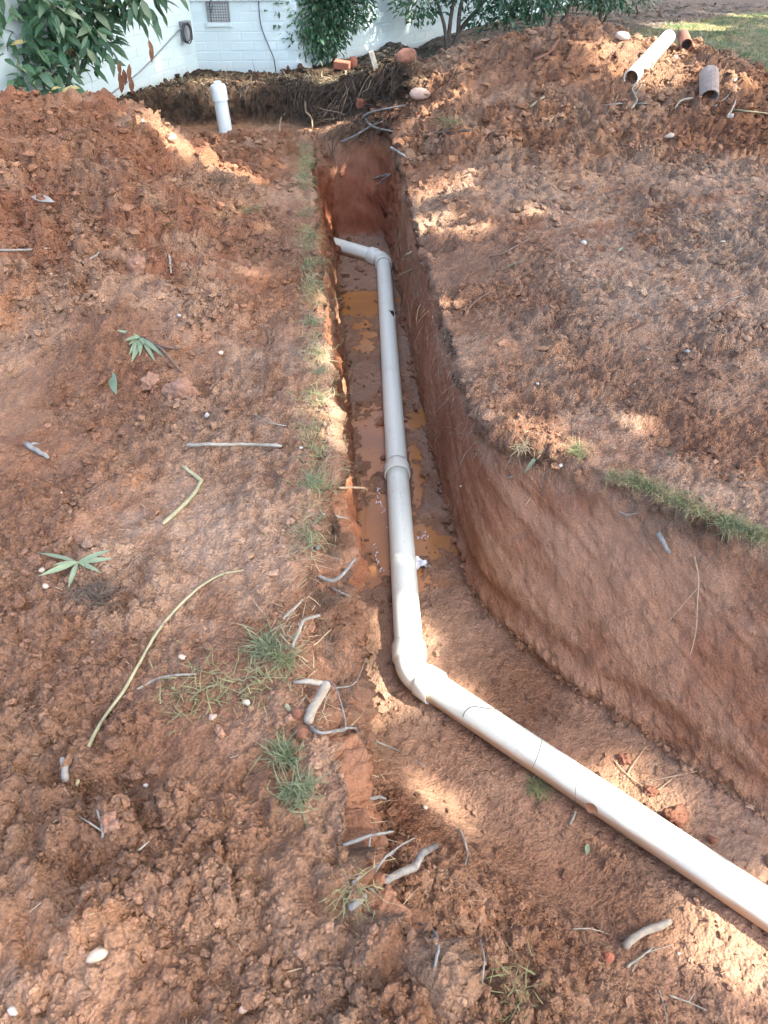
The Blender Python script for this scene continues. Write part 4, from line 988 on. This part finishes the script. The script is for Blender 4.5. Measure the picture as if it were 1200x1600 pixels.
bk = MB(); bk.box((0, 0, 0), (.05, .03, .032)); c_ = G(568, 163, .02); o = bk.build('brick', M_brickred, None, False); o.location = c_; o.rotation_euler = (.2, .1, .2); tag(o, 'red brick piece in the dark root clump', 'brick'); o.modifiers.new('b', 'BEVEL').width = .004
bk = MB(); bk.box((0, 0, 0), (.07, .04, .032)); c_ = G(536, 105, .02); o = bk.build('brick', M_brickred, None, False); o.location = c_; o.rotation_euler = (.1, .1, -.2); tag(o, 'red brick lying under the middle shrub', 'brick'); o.modifiers.new('b', 'BEVEL').width = .004
bk = MB(); bk.box((0, 0, 0), (.022, .012, .08)); c_ = G(583, 104, .05); o = bk.build('stake', M_stick_grey, None, False); o.location = c_; o.rotation_euler = (.1, -.35, .3); tag(o, 'short grey wooden stake leaning by the house wall', 'stake'); o.modifiers.new('b', 'BEVEL').width = .003

# ------------------------------------------------------------------ crumbs of soil
def ico():
    t = (1 + 5 ** .5) / 2
    v = np.array([(-1, t, 0), (1, t, 0), (-1, -t, 0), (1, -t, 0), (0, -1, t), (0, 1, t), (0, -1, -t), (0, 1, -t), (t, 0, -1), (t, 0, 1), (-t, 0, -1), (-t, 0, 1)], float)
    f = np.array([(0, 11, 5), (0, 5, 1), (0, 1, 7), (0, 7, 10), (0, 10, 11), (1, 5, 9), (5, 11, 4), (11, 10, 2), (10, 7, 6), (7, 1, 8), (3, 9, 4), (3, 4, 2), (3, 2, 6), (3, 6, 8), (3, 8, 9), (4, 9, 5), (2, 4, 11), (6, 2, 10), (8, 6, 7), (9, 8, 1)])
    return v / np.linalg.norm(v[0]), f
IV, IF = ico()
def crumbs(name, n, weight, smin, smax, mt, power=2.2, tone=1.0):
    w_ = np.where((pxs > -160) & (pxs < 1360) & (pys > -40) & (pys < 1700) & ok, weight, 0).astype(float)
    # even out: the vertices are denser near the camera, which is wanted
    pick = rng.choice(len(Pd), n, p=w_ / w_.sum())
    s_ = smin * (1 - rng.random(n)) ** (-1 / power); s_ = np.minimum(s_, smax) * (.55 + .22 * depth[pick])
    sc = s_[:, None] * rng.uniform(.55, 1.3, (n, 3)); sc[:, 2] *= .75
    an = rng.uniform(0, 6.28, n); V_ = IV[None] * rng.uniform(.5, 1.35, (n, 12, 1)) * sc[:, None, :]
    ca, sa = np.cos(an)[:, None], np.sin(an)[:, None]
    V_ = np.stack([V_[:, :, 0] * ca - V_[:, :, 1] * sa, V_[:, :, 0] * sa + V_[:, :, 1] * ca, V_[:, :, 2]], 2)
    V_ += (Pd[pick] + Ng[pick] * (s_ * .3)[:, None])[:, None, :]
    F_ = (IF[None] + (np.arange(n) * 12)[:, None, None]).reshape(-1, 3)
    me = mesh_np(name, V_.reshape(-1, 3), F_, False); a_ = me.attributes.new('albedo', 'FLOAT_COLOR', 'POINT'); a_.data.foreach_set('color', np.repeat(ALB[pick] * (tone * rng.uniform(.8, 1.25, (n, 1)) * np.array([1, 1, 1, 0]) + np.array([0, 0, 0, 1])), 12, 0).astype(np.float32).ravel()); o = link(name, me, mt); return tag(o, kind='stuff')
wt = (.25 + lumpy) * (1 - .93 * cutw) * (1 - .6 * floorm) * (1 - lawnm) * (1 - .8 * mulchm)
clus = sstep(-.15, .35, on(lambda p: fbm(p * 5.0, 3, 111)) + .25 * lump)
wt = wt * (.08 + clus) * (.5 + patch)
foot = np.exp(-((wv - .99) / .02) ** 2) * (wv < .9999) * 3 * (Yf < 5.5)
o = crumbs('soil_crumbs', 26000, wt + .8 * foot, .0036, .019, M_soil, 2.1, 1.1); o['label'] = 'dry crumbs of tan clay over the ground'
o = crumbs('red_soil_crumbs', 10000, wt + 2.5 * foot + .35 * floorm, .0038, .018, M_soil, 2.3, .8); o['label'] = 'damp crumbs of red clay over the ground'

# ------------------------------------------------------------------ grass, straw, roots
def blades(name, base, dirs, L_, wd, mt, bend=.5):
    n = len(base); base = np.asarray(base); dirs = np.asarray(dirs); dirs /= np.linalg.norm(dirs, axis=1, keepdims=True)
    az = rng.uniform(0, 6.28, n); side = np.stack([np.cos(az), np.sin(az), np.zeros(n)], 1) * (wd * rng.uniform(.6, 1.3, n))[:, None]
    out = np.stack([rng.normal(0, 1, n), rng.normal(0, 1, n), -.6 - rng.random(n)], 1) * (L_ * bend * .5)[:, None]
    V_ = []
    for t, k in ((0, 1.0), (.4, .9), (.75, .6), (1.0, .08)):
        c = base + dirs * (L_ * t)[:, None] + out * (t * t); V_ += [c - side * k, c + side * k]
    V_ = np.stack(V_, 1); F1 = np.array([(0, 1, 3, 2), (2, 3, 5, 4), (4, 5, 7, 6)])
    F_ = (F1[None] + (np.arange(n) * 8)[:, None, None]).reshape(-1, 4)
    o = link(name, mesh_np(name, V_.reshape(-1, 3), F_, True), mt); return o
def along(px_list, n, jit):
    q_ = [G(*p) for p in px_list]; seg_ = [(q_[i + 1] - q_[i]).length for i in range(len(q_) - 1)]; cum = np.cumsum([0] + seg_)
    out = []
    for t in rng.uniform(0, cum[-1], n):
        i = min(int(np.searchsorted(cum, t)) - 1, len(seg_) - 1); i = max(i, 0)
        p = q_[i].lerp(q_[i + 1], (t - cum[i]) / (seg_[i] + 1e-9)) + Vector((rng.normal(0, jit), rng.normal(0, jit), 0)); out.append(p)
    return np.array(out)
def clumped(pts, nc, spread):
    k = rng.integers(0, len(pts), nc); return pts[k[rng.integers(0, nc, len(pts))]] + rng.normal(0, spread, (len(pts), 3)) * (1, 1, .15)
def dirs_(n, lean=(0, 0, 0), spread=.6, up=1.0): return np.stack([rng.normal(lean[0], spread, n), rng.normal(lean[1], spread, n), up + lean[2] + rng.normal(0, .3, n)], 1)
lip = [(476, 225), (474, 290), (480, 350), (486, 420), (490, 500), (498, 580), (500, 650), (497, 720), (490, 800), (478, 850)]
b_ = clumped(along(lip, 650, .012), 28, .014)
tag(blades('grass', b_, dirs_(len(b_), (.25, -.1, 0), .7, .7), rng.uniform(.02, .07, len(b_)), .0016, M_grass), 'green grass sprouting along the near trench lip', None, None, 'stuff')
b_ = clumped(along(lip, 3200, .022), 120, .028)
tag(blades('dry_grass', b_, dirs_(len(b_), (.3, -.1, 0), .9, .4), rng.uniform(.02, .07, len(b_)), .0013, M_grass_dry), 'dry matted grass along the near trench lip', None, None, 'stuff')
lip2 = [(955, 742), (1000, 752), (1050, 775), (1100, 800), (1150, 822), (1210, 842)]
b_ = clumped(along(lip2, 1500, .008), 60, .014)
tag(blades('grass', b_, dirs_(len(b_), (-.15, -.45, 0), .5, .5), rng.uniform(.025, .065, len(b_)), .0012, M_grass_dry), 'yellow-green grass hanging over the cut bank lip', None, None, 'stuff')
b_ = clumped(along([(1130, 815), (1165, 828)], 300, .010), 14, .012)
tag(blades('grass_tuft', b_, dirs_(len(b_), (-.1, -.4, 0), .5, .5), rng.uniform(.03, .075, len(b_)), .0014, M_grass), 'bright green grass tuft on the cut bank lip', 'grass')
def tuft(label, px, py, n, spread, l, mt, lean=(0, -.3, 0), up=.7, name='grass_tuft', cat='grass', wd=.0014):
    c = np.array(G(px, py)); b_ = c + rng.normal(0, spread, (n, 3)) * (1, 1, .2)
    return tag(blades(name, b_, dirs_(n, lean, .65, up), rng.uniform(l * .5, l * 1.3, n), wd, mt), label, cat)
tuft('pale green grass tuft on the lip above the forked stub', 415, 1010, 240, .020, .07, M_grass, (.15, -.35, 0))
tuft('grass tuft hanging over the lip edge beside the tuft above', 440, 1032, 120, .012, .06, M_grass_dry, (.2, -.5, 0))
tuft('upright light green grass clump below the forked stub', 441, 1180, 200, .014, .06, M_grass, (0, -.2, 0), .9)
tuft('darker green grass clump at the near lip', 462, 1236, 190, .016, .06, M_grass, (.2, -.2, 0))
tag(tuft('flattened grey-green grass on the bare clay left of the stub', 310, 1085, 260, .05, .05, M_grass_dry, (0, 0, 0), .25, cat=None), kind='stuff')
tag(tuft('sparse grass beside the grassy lip near the clod pile', 395, 1070, 140, .04, .04, M_grass_dry, (0, 0, 0), .3, cat=None), kind='stuff')
tuft('small green grass tuft on the bare flat below the heap', 395, 327, 110, .035, .06, M_grass)
tuft('yellow-green grass tuft at the trench corner', 902, 706, 150, .014, .06, M_grass_dry, (-.1, -.4, 0))
tuft('dry grass tuft left of the trench corner leaf', 815, 700, 130, .014, .05, M_straw, (-.1, -.4, 0))
tuft('grey-green root tuft pressed under the pipe', 842, 1228, 260, .014, .045, M_grass_dry, (-.2, -.4, 0), .3)
tag(tuft('sparse green weeds at the lower picture edge', 800, 1565, 110, .04, .05, M_grass_dry, (0, 0, 0), .5, cat=None), kind='stuff')
tag(tuft('sparse grass at the near end of the trench lip', 545, 1395, 80, .02, .05, M_grass_dry, (.2, 0, 0), .5, cat=None), kind='stuff')
tuft('shaggy brown root mat under the star of leaves', 150, 930, 420, .028, .05, M_root, (0, -.3, 0), .35)
tag(tuft('dark green weeds at the foot of the mound', 705, 192, 160, .05, .09, M_grass_dry, cat=None), kind='stuff')
tuft('small green weed beside the cream offcut', 1020, 122, 60, .03, .06, M_grass)
tuft('brown shaggy root ball on the spoil heap edge', 350, 280, 160, .035, .06, M_root, (0, 0, 0), .5)
b_ = np.concatenate([along(lip, 420, .03), along([(478, 850), (455, 930), (450, 1010), (490, 1110), (540, 1200), (548, 1300), (570, 1410)], 420, .035)])
tag(blades('straw_bits', b_, np.stack([rng.normal(.2, .9, len(b_)), rng.normal(-.1, .8, len(b_)), rng.uniform(-.1, .35, len(b_))], 1), rng.uniform(.02, .08, len(b_)), .0011, M_straw, .3), 'dry straw and stem bits along the near trench lip', None, None, 'stuff')
# humus and hanging roots on the dug bank
def bank_points(n, a, b, jy):
    x_ = rng.uniform(a, b, n); return np.stack([x_, bank_y(x_) + rng.normal(-.06, jy, n), np.zeros(n)], 1)
b_ = clumped(bank_points(1700, -2.7, .15, .06), 90, .05)
for p in b_: p[2] = zat(p[0], p[1]) + .002
tag(blades('hanging_roots', b_, np.stack([rng.normal(0, .35, len(b_)), rng.normal(-.75, .3, len(b_)), rng.normal(-.35, .5, len(b_))], 1), rng.uniform(.04, .30, len(b_)), .0030, M_root_dark, .9), 'dark roots hanging from the dug bank', None, None, 'stuff')
b_ = bank_points(1500, -2.6, .55, .10); b_[:, 1] += .20
for p in b_: p[2] = zat(p[0], p[1]) + .002
tag(blades('straw', b_, np.stack([rng.normal(0, 1, len(b_)), rng.normal(-.3, 1, len(b_)), rng.uniform(.0, .45, len(b_))], 1), rng.uniform(.04, .13, len(b_)), .0025, M_straw, .3), 'dry straw and grass on top of the dug bank', None, None, 'stuff')
mb = MB()
for k in range(110):
    p0 = G(rng.normal(548, 42), rng.normal(184, 20), .005); pts_ = [p0]; d0 = Vector((rng.normal(0, .8), rng.normal(-.5, .4), rng.normal(-.1, .5))).normalized()
    for q_ in range(4):
        d0 = (d0 + Vector((rng.normal(0, .5), rng.normal(0, .3), rng.normal(-.15, .4)))).normalized(); pts_.append(pts_[-1] + d0 * rng.uniform(.03, .09))
    r_ = rng.uniform(.002, .0065); mb.tube(catmull(pts_, 3), [r_ * (1 - .06 * i) for i in range(13)], 5)
tag(mb.build('tangled_roots', M_root_dark), 'thick dark roots tangled over the trench end', None, None, 'stuff')
b_ = np.array([G(rng.normal(545, 40), rng.normal(182, 18), .005) for _ in range(420)])
tag(blades('root_clump', b_, np.stack([rng.normal(.1, 1.0, len(b_)), rng.normal(-.4, .5, len(b_)), rng.normal(-.1, .4, len(b_))], 1), rng.uniform(.05, .16, len(b_)), .0030, M_root_dark, .9), 'dark tangled roots over the trench end', None, None, 'stuff')
fl = [(690, 505), (712, 560), (735, 620), (748, 670), (760, 700), (800, 705), (870, 735), (950, 770), (1050, 815), (1150, 860), (1200, 875)]
b_ = np.concatenate([along(fl, 800, .04), along([(610, 320), (640, 400), (665, 455), (700, 520)], 260, .03), along([(500, 850), (480, 930), (500, 1010), (545, 1150), (552, 1300), (575, 1400)], 520, .035), along([(530, 850), (520, 950), (530, 1060), (556, 1180)], 260, .03)])
tag(blades('rootlets', b_, np.stack([rng.normal(-.35, .5, len(b_)), rng.normal(-.5, .5, len(b_)), rng.normal(-.1, .4, len(b_))], 1), rng.uniform(.02, .09, len(b_)), .0011, M_root, .7), 'fine rootlets in the broken trench lips', None, None, 'stuff')
# loose straw, twiglets and litter on the clay
pk = rng.choice(np.where(ok & (pxs > -100) & (pxs < 1300) & (pys > 0) & (cutw < .3) & (floorm < .5))[0], 900)
az = rng.uniform(0, 6.28, len(pk)); b_ = Pd[pk] + Ng[pk] * .003
tag(blades('litter', b_, np.stack([np.cos(az), np.sin(az), rng.uniform(.0, .15, len(pk))], 1), rng.uniform(.008, .035, len(pk)) * (.6 + .2 * depth[pk]), .0010, M_straw, .1), 'scattered straw and twig bits on the clay', None, None, 'stuff')
# mulch and fallen leaves by the house and lawn blades
mk = np.where((mulchm > .5) & (lawnm < .3) & (np.abs(Xf) < 6) & (Yf < 13.8))[0]; pk = rng.choice(mk, 6000)
az = rng.uniform(0, 6.28, len(pk)); b_ = Pd[pk] + (0, 0, .004)
tag(blades('leaf_litter', b_, np.stack([np.cos(az), np.sin(az), rng.uniform(-.1, .5, len(pk))], 1), rng.uniform(.03, .09, len(pk)), .013, M_litter, .3), 'grey-brown leaf litter and bark mulch by the house', None, None, 'stuff')
lk = np.where((lawnm > .45) & (Xf < 6) & (Yf < 13.8))[0]; pk = rng.choice(lk, 14000); b_ = Pd[pk]
tag(blades('lawn_grass', b_, dirs_(len(pk), (0, 0, 0), .5, .9), rng.uniform(.03, .07, len(pk)), .004, M_grass, .4), 'mown green lawn behind the mound', None, None, 'stuff')

# ------------------------------------------------------------------ shrubs
def shrub(label, base, blobs, n_leaf, src, mats, stems, lsize, droop=.35, single=0, name='shrub', stem_r=.018):
    """blobs: (centre offset, radii); single: how many of the leaves nearest the camera are pieces of their own"""
    base = Vector(base); root = empty(name, base); tag(root, label, 'shrub')
    for pts in stems:
        mb = MB(); p3 = catmull([Vector(p) for p in pts], 5); mb.tube(p3, [stem_r * (1 - .65 * i / len(p3)) for i in range(len(p3))], 7); mb.build('stem', M_bark, root)
    vol = np.array([b[1][0] * b[1][1] * b[1][2] for b in blobs]) ** .8; pr = vol / vol.sum(); P_ = []
    for k in rng.choice(len(blobs), n_leaf, p=pr):
        c, r_ = blobs[k]; u = rng.normal(0, 1, 3); u /= np.linalg.norm(u); rr = rng.random() ** .45
        P_.append((np.array(c) + u * np.array(r_) * rr, u))
    P_.sort(key=lambda q_: (Vector(q_[0]) + base - Vector((0, 0, CAM_H))).length)
    mbs = [MB() for _ in mats]
    vis = 0
    for (p, u) in P_:
        d_ = Vector((u[0] + rng.normal(0, .5), u[1] + rng.normal(0, .5), u[2] * .5 - droop + rng.normal(0, .4))); nn = Vector((rng.normal(0, .5), rng.normal(-.3, .5), 1))
        k = int(rng.choice(len(mats), p=[m_[1] for m_ in mats])); sc = lsize * rng.uniform(.7, 1.25); s_ = src[int(rng.integers(len(src)))]
        if vis < single:
            leaf_obj(s_, mats[k][0], p, d_, nn, root, sc); vis += 1
        else:
            y_ = d_.normalized(); z_ = (nn - y_ * nn.dot(y_)).normalized(); x_ = y_.cross(z_)
            vv = [Vector(p) + (x_ * v_.co.x + y_ * v_.co.y + z_ * v_.co.z) * sc for v_ in s_.vertices]
            mbs[k].add(vv, [tuple(f_.vertices) for f_ in s_.polygons])
    for mb, m_ in zip(mbs, mats):
        if mb.v: tag(mb.build('foliage', m_[0], root), kind='stuff')
    return root
low = [leaf_mesh(.15, .045, .2, .35, 3), leaf_mesh(.14, .055, .3, .25, 3)]
lows = [leaf_mesh(.06, .028, .2, .3, 2), leaf_mesh(.055, .022, .1, .4, 2)]
bx = Vector(P(95, 190, .0)); bx = Vector((-2.68, 6.35, .05))
shrub('large-leaved green shrub against the house wall behind the spoil heap', bx,
      [((-.35, 0, .95), (.55, .45, .55)), ((.25, .05, 1.0), (.55, .4, .5)), ((.0, -.1, .55), (.5, .35, .35)), ((.72, .1, 1.15), (.36, .3, .42)), ((.5, 0, .75), (.32, .3, .3)), ((.98, .1, 1.1), (.28, .28, .4)), ((-.2, .1, 1.45), (.8, .5, .4)), ((.35, -.25, .42), (.22, .2, .16)), ((-.55, 0, .5), (.35, .3, .35)), ((.62, .1, .70), (.16, .16, .25))],
      3200, low, [(M_leaf_a, .62), (M_leaf_b, .22), (M_leaf_c, .15), (M_leaf_y, .01)], [[(0, 0, -.1), (-.1, .02, .4), (-.35, .0, 1.0)], [(.05, 0, -.1), (.2, .03, .45), (.3, .05, 1.1)], [(.1, 0, -.1), (.42, .06, .5), (.6, .1, 1.2)], [(0, .05, -.1), (0, .1, .6), (-.1, .1, 1.5)]], 0.88, .35, 290, stem_r=.022)
# hanging dead leaves on that shrub belong to it
big_shrub = [o for o in bpy.data.objects if o.name.startswith('shrub') and o.parent is None][-1]
for (a, b) in ((185, 95), (193, 108), (200, 112), (190, 122), (202, 100), (186, 112), (236, 70), (232, 62), (205, 122)):
    dpt = 6.3; p = Vector((0, 0, CAM_H)) + Vector(ray(a, b)) * (dpt / ray(a, b)[1]) - bx
    leaf_obj(random.choice(lf_big), M_leaf_br, p, Vector((random.uniform(-.3, .3), -.1, -1)), Vector((.3, -1, .2)), big_shrub, .75)
for (a, b) in ((112, 140), (104, 146), (120, 146), (126, 138), (98, 138)):
    dpt = 5.95; p = Vector((0, 0, CAM_H)) + Vector(ray(a, b)) * (dpt / ray(a, b)[1]) - bx
    leaf_obj(random.choice(lf_big), M_leaf_y, p, Vector((random.uniform(-.9, .9), -.4, random.uniform(-.6, .2))), Vector((.1, -.5, 1)), big_shrub, .8)
cs = Vector(P(505, 108, .15)); cs.z = zat(cs.x, cs.y)
shrub('dense dark green shrub at the house corner', cs, [((-.05, .0, .5), (.42, .35, .42)), ((-.3, 0, .5), (.27, .25, .34)), ((-.36, 0, .85), (.32, .25, .32)), ((-.38, 0, .55), (.2, .2, .25)), ((.1, 0, .85), (.42, .36, .4)), ((-.2, 0, .8), (.3, .3, .4)), ((.0, -.05, .25), (.24, .24, .25)), ((.33, .05, .62), (.2, .2, .25)), ((.05, 0, .95), (.5, .38, .25)), ((.28, -.05, .55), (.26, .25, .3)), ((-.3, -.05, .5), (.3, .28, .36)), ((-.1, -.1, .35), (.36, .3, .28))],
      10500, lows, [(M_leaf_b, .55), (M_leaf_a, .40), (M_leaf_c, .05)], [[(0, 0, -.1), (-.05, 0, .3), (-.15, 0, .9)], [(.03, 0, -.1), (.08, 0, .3), (.15, 0, .9)], [(-.04, 0, -.1), (-.14, 0, .2), (-.25, 0, .6)], [(.06, 0, -.1), (.17, 0, .25), (.3, 0, .7)]], 1.0, .3)
def at_y(px, py, y_): d_ = ray(px, py); return Vector((0, 0, CAM_H)) + Vector(d_) * (y_ / d_[1])
def back_shrub(label, px, y_, stems, blobs, n, mats, r_=.02):
    b0 = at_y(px, 70, y_); b0.z = zat(b0.x, b0.y)
    return shrub(label, b0, blobs, n, lows, mats, stems, 1.15, .2, stem_r=r_)
dk = [(M_leaf_b, .65), (M_leaf_a, .3), (M_leaf_c, .05)]
back_shrub('open-branched shrub leaning over the mound by the house', 700, 9.3, [[(0, 0, -.1), (-.05, 0, .25), (-.25, .05, .7)], [(0, 0, -.1), (.12, 0, .2), (.35, 0, .45), (.6, 0, .75)], [(0, 0, .05), (.03, 0, .4), (.15, .05, .8)], [(.1, 0, .18), (.12, 0, .45), (.3, 0, .8)]],
           [((-.3, 0, .45), (.34, .3, .2)), ((.1, 0, .62), (.4, .3, .22)), ((.55, 0, .52), (.38, .3, .22)), ((.9, 0, .5), (.3, .3, .2)), ((.1, 0, .80), (.8, .4, .2)), ((.75, -.05, .38), (.3, .25, .16)), ((.35, -.05, .33), (.25, .2, .11))], 3600, dk, .026)
back_shrub('dark shrub with bare stems behind the mound crest', 850, 10.2, [[(0, 0, -.1), (-.06, 0, .3), (-.2, 0, .8)], [(0, 0, -.1), (.08, 0, .3), (.15, 0, .8)], [(.05, 0, -.1), (.25, 0, .35), (.4, 0, .75)]],
           [((-.2, 0, .50), (.38, .3, .2)), ((.25, 0, .48), (.4, .3, .2)), ((.6, 0, .45), (.3, .3, .2)), ((0, 0, .9), (.7, .5, .3))], 2600, dk, .026)
back_shrub('low dark shrub farthest along the mulch bed', 935, 11.2, [[(0, 0, -.1), (-.06, 0, .3), (-.2, 0, .6)], [(0, 0, -.1), (.08, 0, .3), (.15, 0, .7)]],
           [((-.1, 0, .40), (.4, .35, .22)), ((.25, 0, .4), (.45, .35, .25)), ((0, 0, .8), (.6, .5, .3))], 2200, dk, .024)

# ------------------------------------------------------------------ tall trees out of the picture, whose crowns shade the yard
M_crown = simple('crown_leaf', (0.035, 0.085, 0.035), (0.08, 0.15, 0.06), 3, 0.5)
gaps = [(640, 985, .07), (640, 1045, .03), (690, 1080, .06), (728, 1105, .03), (905, 1222, .02), (950, 1260, .05), (990, 1290, .05), (1175, 1405, .05), (1215, 1430, .10),
        (600, 1090, .05), (590, 1125, .02), (690, 1250, .06), (965, 1215, .04), (1015, 1265, .04), (1160, 1500, .09), (1210, 1540, .09),
        (538, 600, .07), (542, 650, .09), (546, 695, .08), (513, 480, .05), (515, 520, .05), (518, 560, .05), (590, 862, .04), (552, 468, .05), (560, 535, .04),
        (690, 285, .06), (655, 300, .03), (650, 365, .03), (668, 355, .04), (835, 330, .02), (860, 680, .03), (1000, 655, .01),
        (255, 205, .08), (290, 230, .09), (335, 252, .10), (380, 270, .08), (330, 130, .10), (375, 133, .08), (540, 115, .12), (575, 118, .10), (640, 150, .08),
        (395, 425, .015), (610, 235, .05), (1165, 115, .10), (1075, 38, .35), (985, 68, .15), (1180, 20, .2), (700, 140, .05), (1000, 95, .28), (1035, 60, .2)]
GP = [(np.array(G(a, b)), r_) for a, b, r_ in gaps]
GP += [(np.array(at_y(548, 40, 8.1)), .16), (np.array(at_y(556, 70, 8.1)), .10), (np.array(at_y(612, 40, 9.25)), .06), (np.array(at_y(612, 0, 9.25)), .07), (np.array(at_y(610, 70, 9.2)), .05), (np.array(at_y(1010, 95, 6.8)), .16), (np.array(at_y(1035, 65, 7.2)), .14)]
def shade_tree(label, trunk_xy, foot, n):
    base = Vector((*trunk_xy, -.05)); root = empty('shade_tree', base); tag(root, label, 'tree')
    fx0, fx1, fy0, fy1 = foot
    gxy = np.stack([rng.uniform(fx0, fx1, n), rng.uniform(fy0, fy1, n)], 1)
    hz = 7.2 + 2.6 * rng.random(n) + .5 * np.sin(gxy[:, 0] * 1.7 + gxy[:, 1] * 1.3)
    c = np.concatenate([gxy, np.zeros((n, 1))], 1) + SUN[None] * (hz / SUN[2])[:, None]
    keep = np.ones(n, bool)
    for p, r_ in GP:
        v_ = c - p; t = v_ @ SUN; dd = np.linalg.norm(v_ - t[:, None] * SUN, axis=1); keep &= dd > r_ + .085
    c = c[keep]; m = len(c); s_ = rng.uniform(.10, .17, m)
    a = rng.normal(0, 1, (m, 3)); a /= np.linalg.norm(a, axis=1, keepdims=True); b = np.cross(a, rng.normal(0, 1, (m, 3))); b /= np.linalg.norm(b, axis=1, keepdims=True)
    a *= s_[:, None]; b *= s_[:, None] * .55
    V_ = np.stack([c - a, c + b * .9, c + a, c - b * .9], 1).reshape(-1, 3) - np.array(base)
    F_ = np.arange(m * 4).reshape(-1, 4)
    tag(link('crown', mesh_np('crown', V_, F_, False), M_crown, root), kind='stuff')
    mid = c.mean(0) - np.array(base)
    mb = MB(); mb.tube(catmull([(0, 0, 0), (mid[0] * .05, mid[1] * .05, 2.5), (mid[0] * .35, mid[1] * .35, 5.5), (mid[0] * .8, mid[1] * .8, mid[2] - 1.0)], 5), [.26 * (1 - .75 * i / 15) for i in range(16)], 10); mb.build('trunk', M_bark, root)
    mb = MB()
    for k in range(9):
        e = c[rng.integers(m)] - np.array(base); s0 = Vector((mid[0] * .35, mid[1] * .35, 5.3)); e = Vector(e); mb.tube(catmull([s0, s0.lerp(e, .5) + Vector((0, 0, -.3)), e], 4), [.07, .06, .055, .05, .045, .04, .03, .025, .015], 6)
    # limbs stay clear of the sunlit gaps only by chance, as in any tree
    mb.build('limb', M_bark, root)
shade_tree('tall shade tree beside the yard whose crown shades the trench', (9.5, -2.5), (-3.4, 4.4, -1.2, 4.3), 25000)
shade_tree('tall shade tree beside the lawn whose crown shades the mound', (12.5, 6.0), (-5.0, 8.5, 4.3, 17.0), 58000)
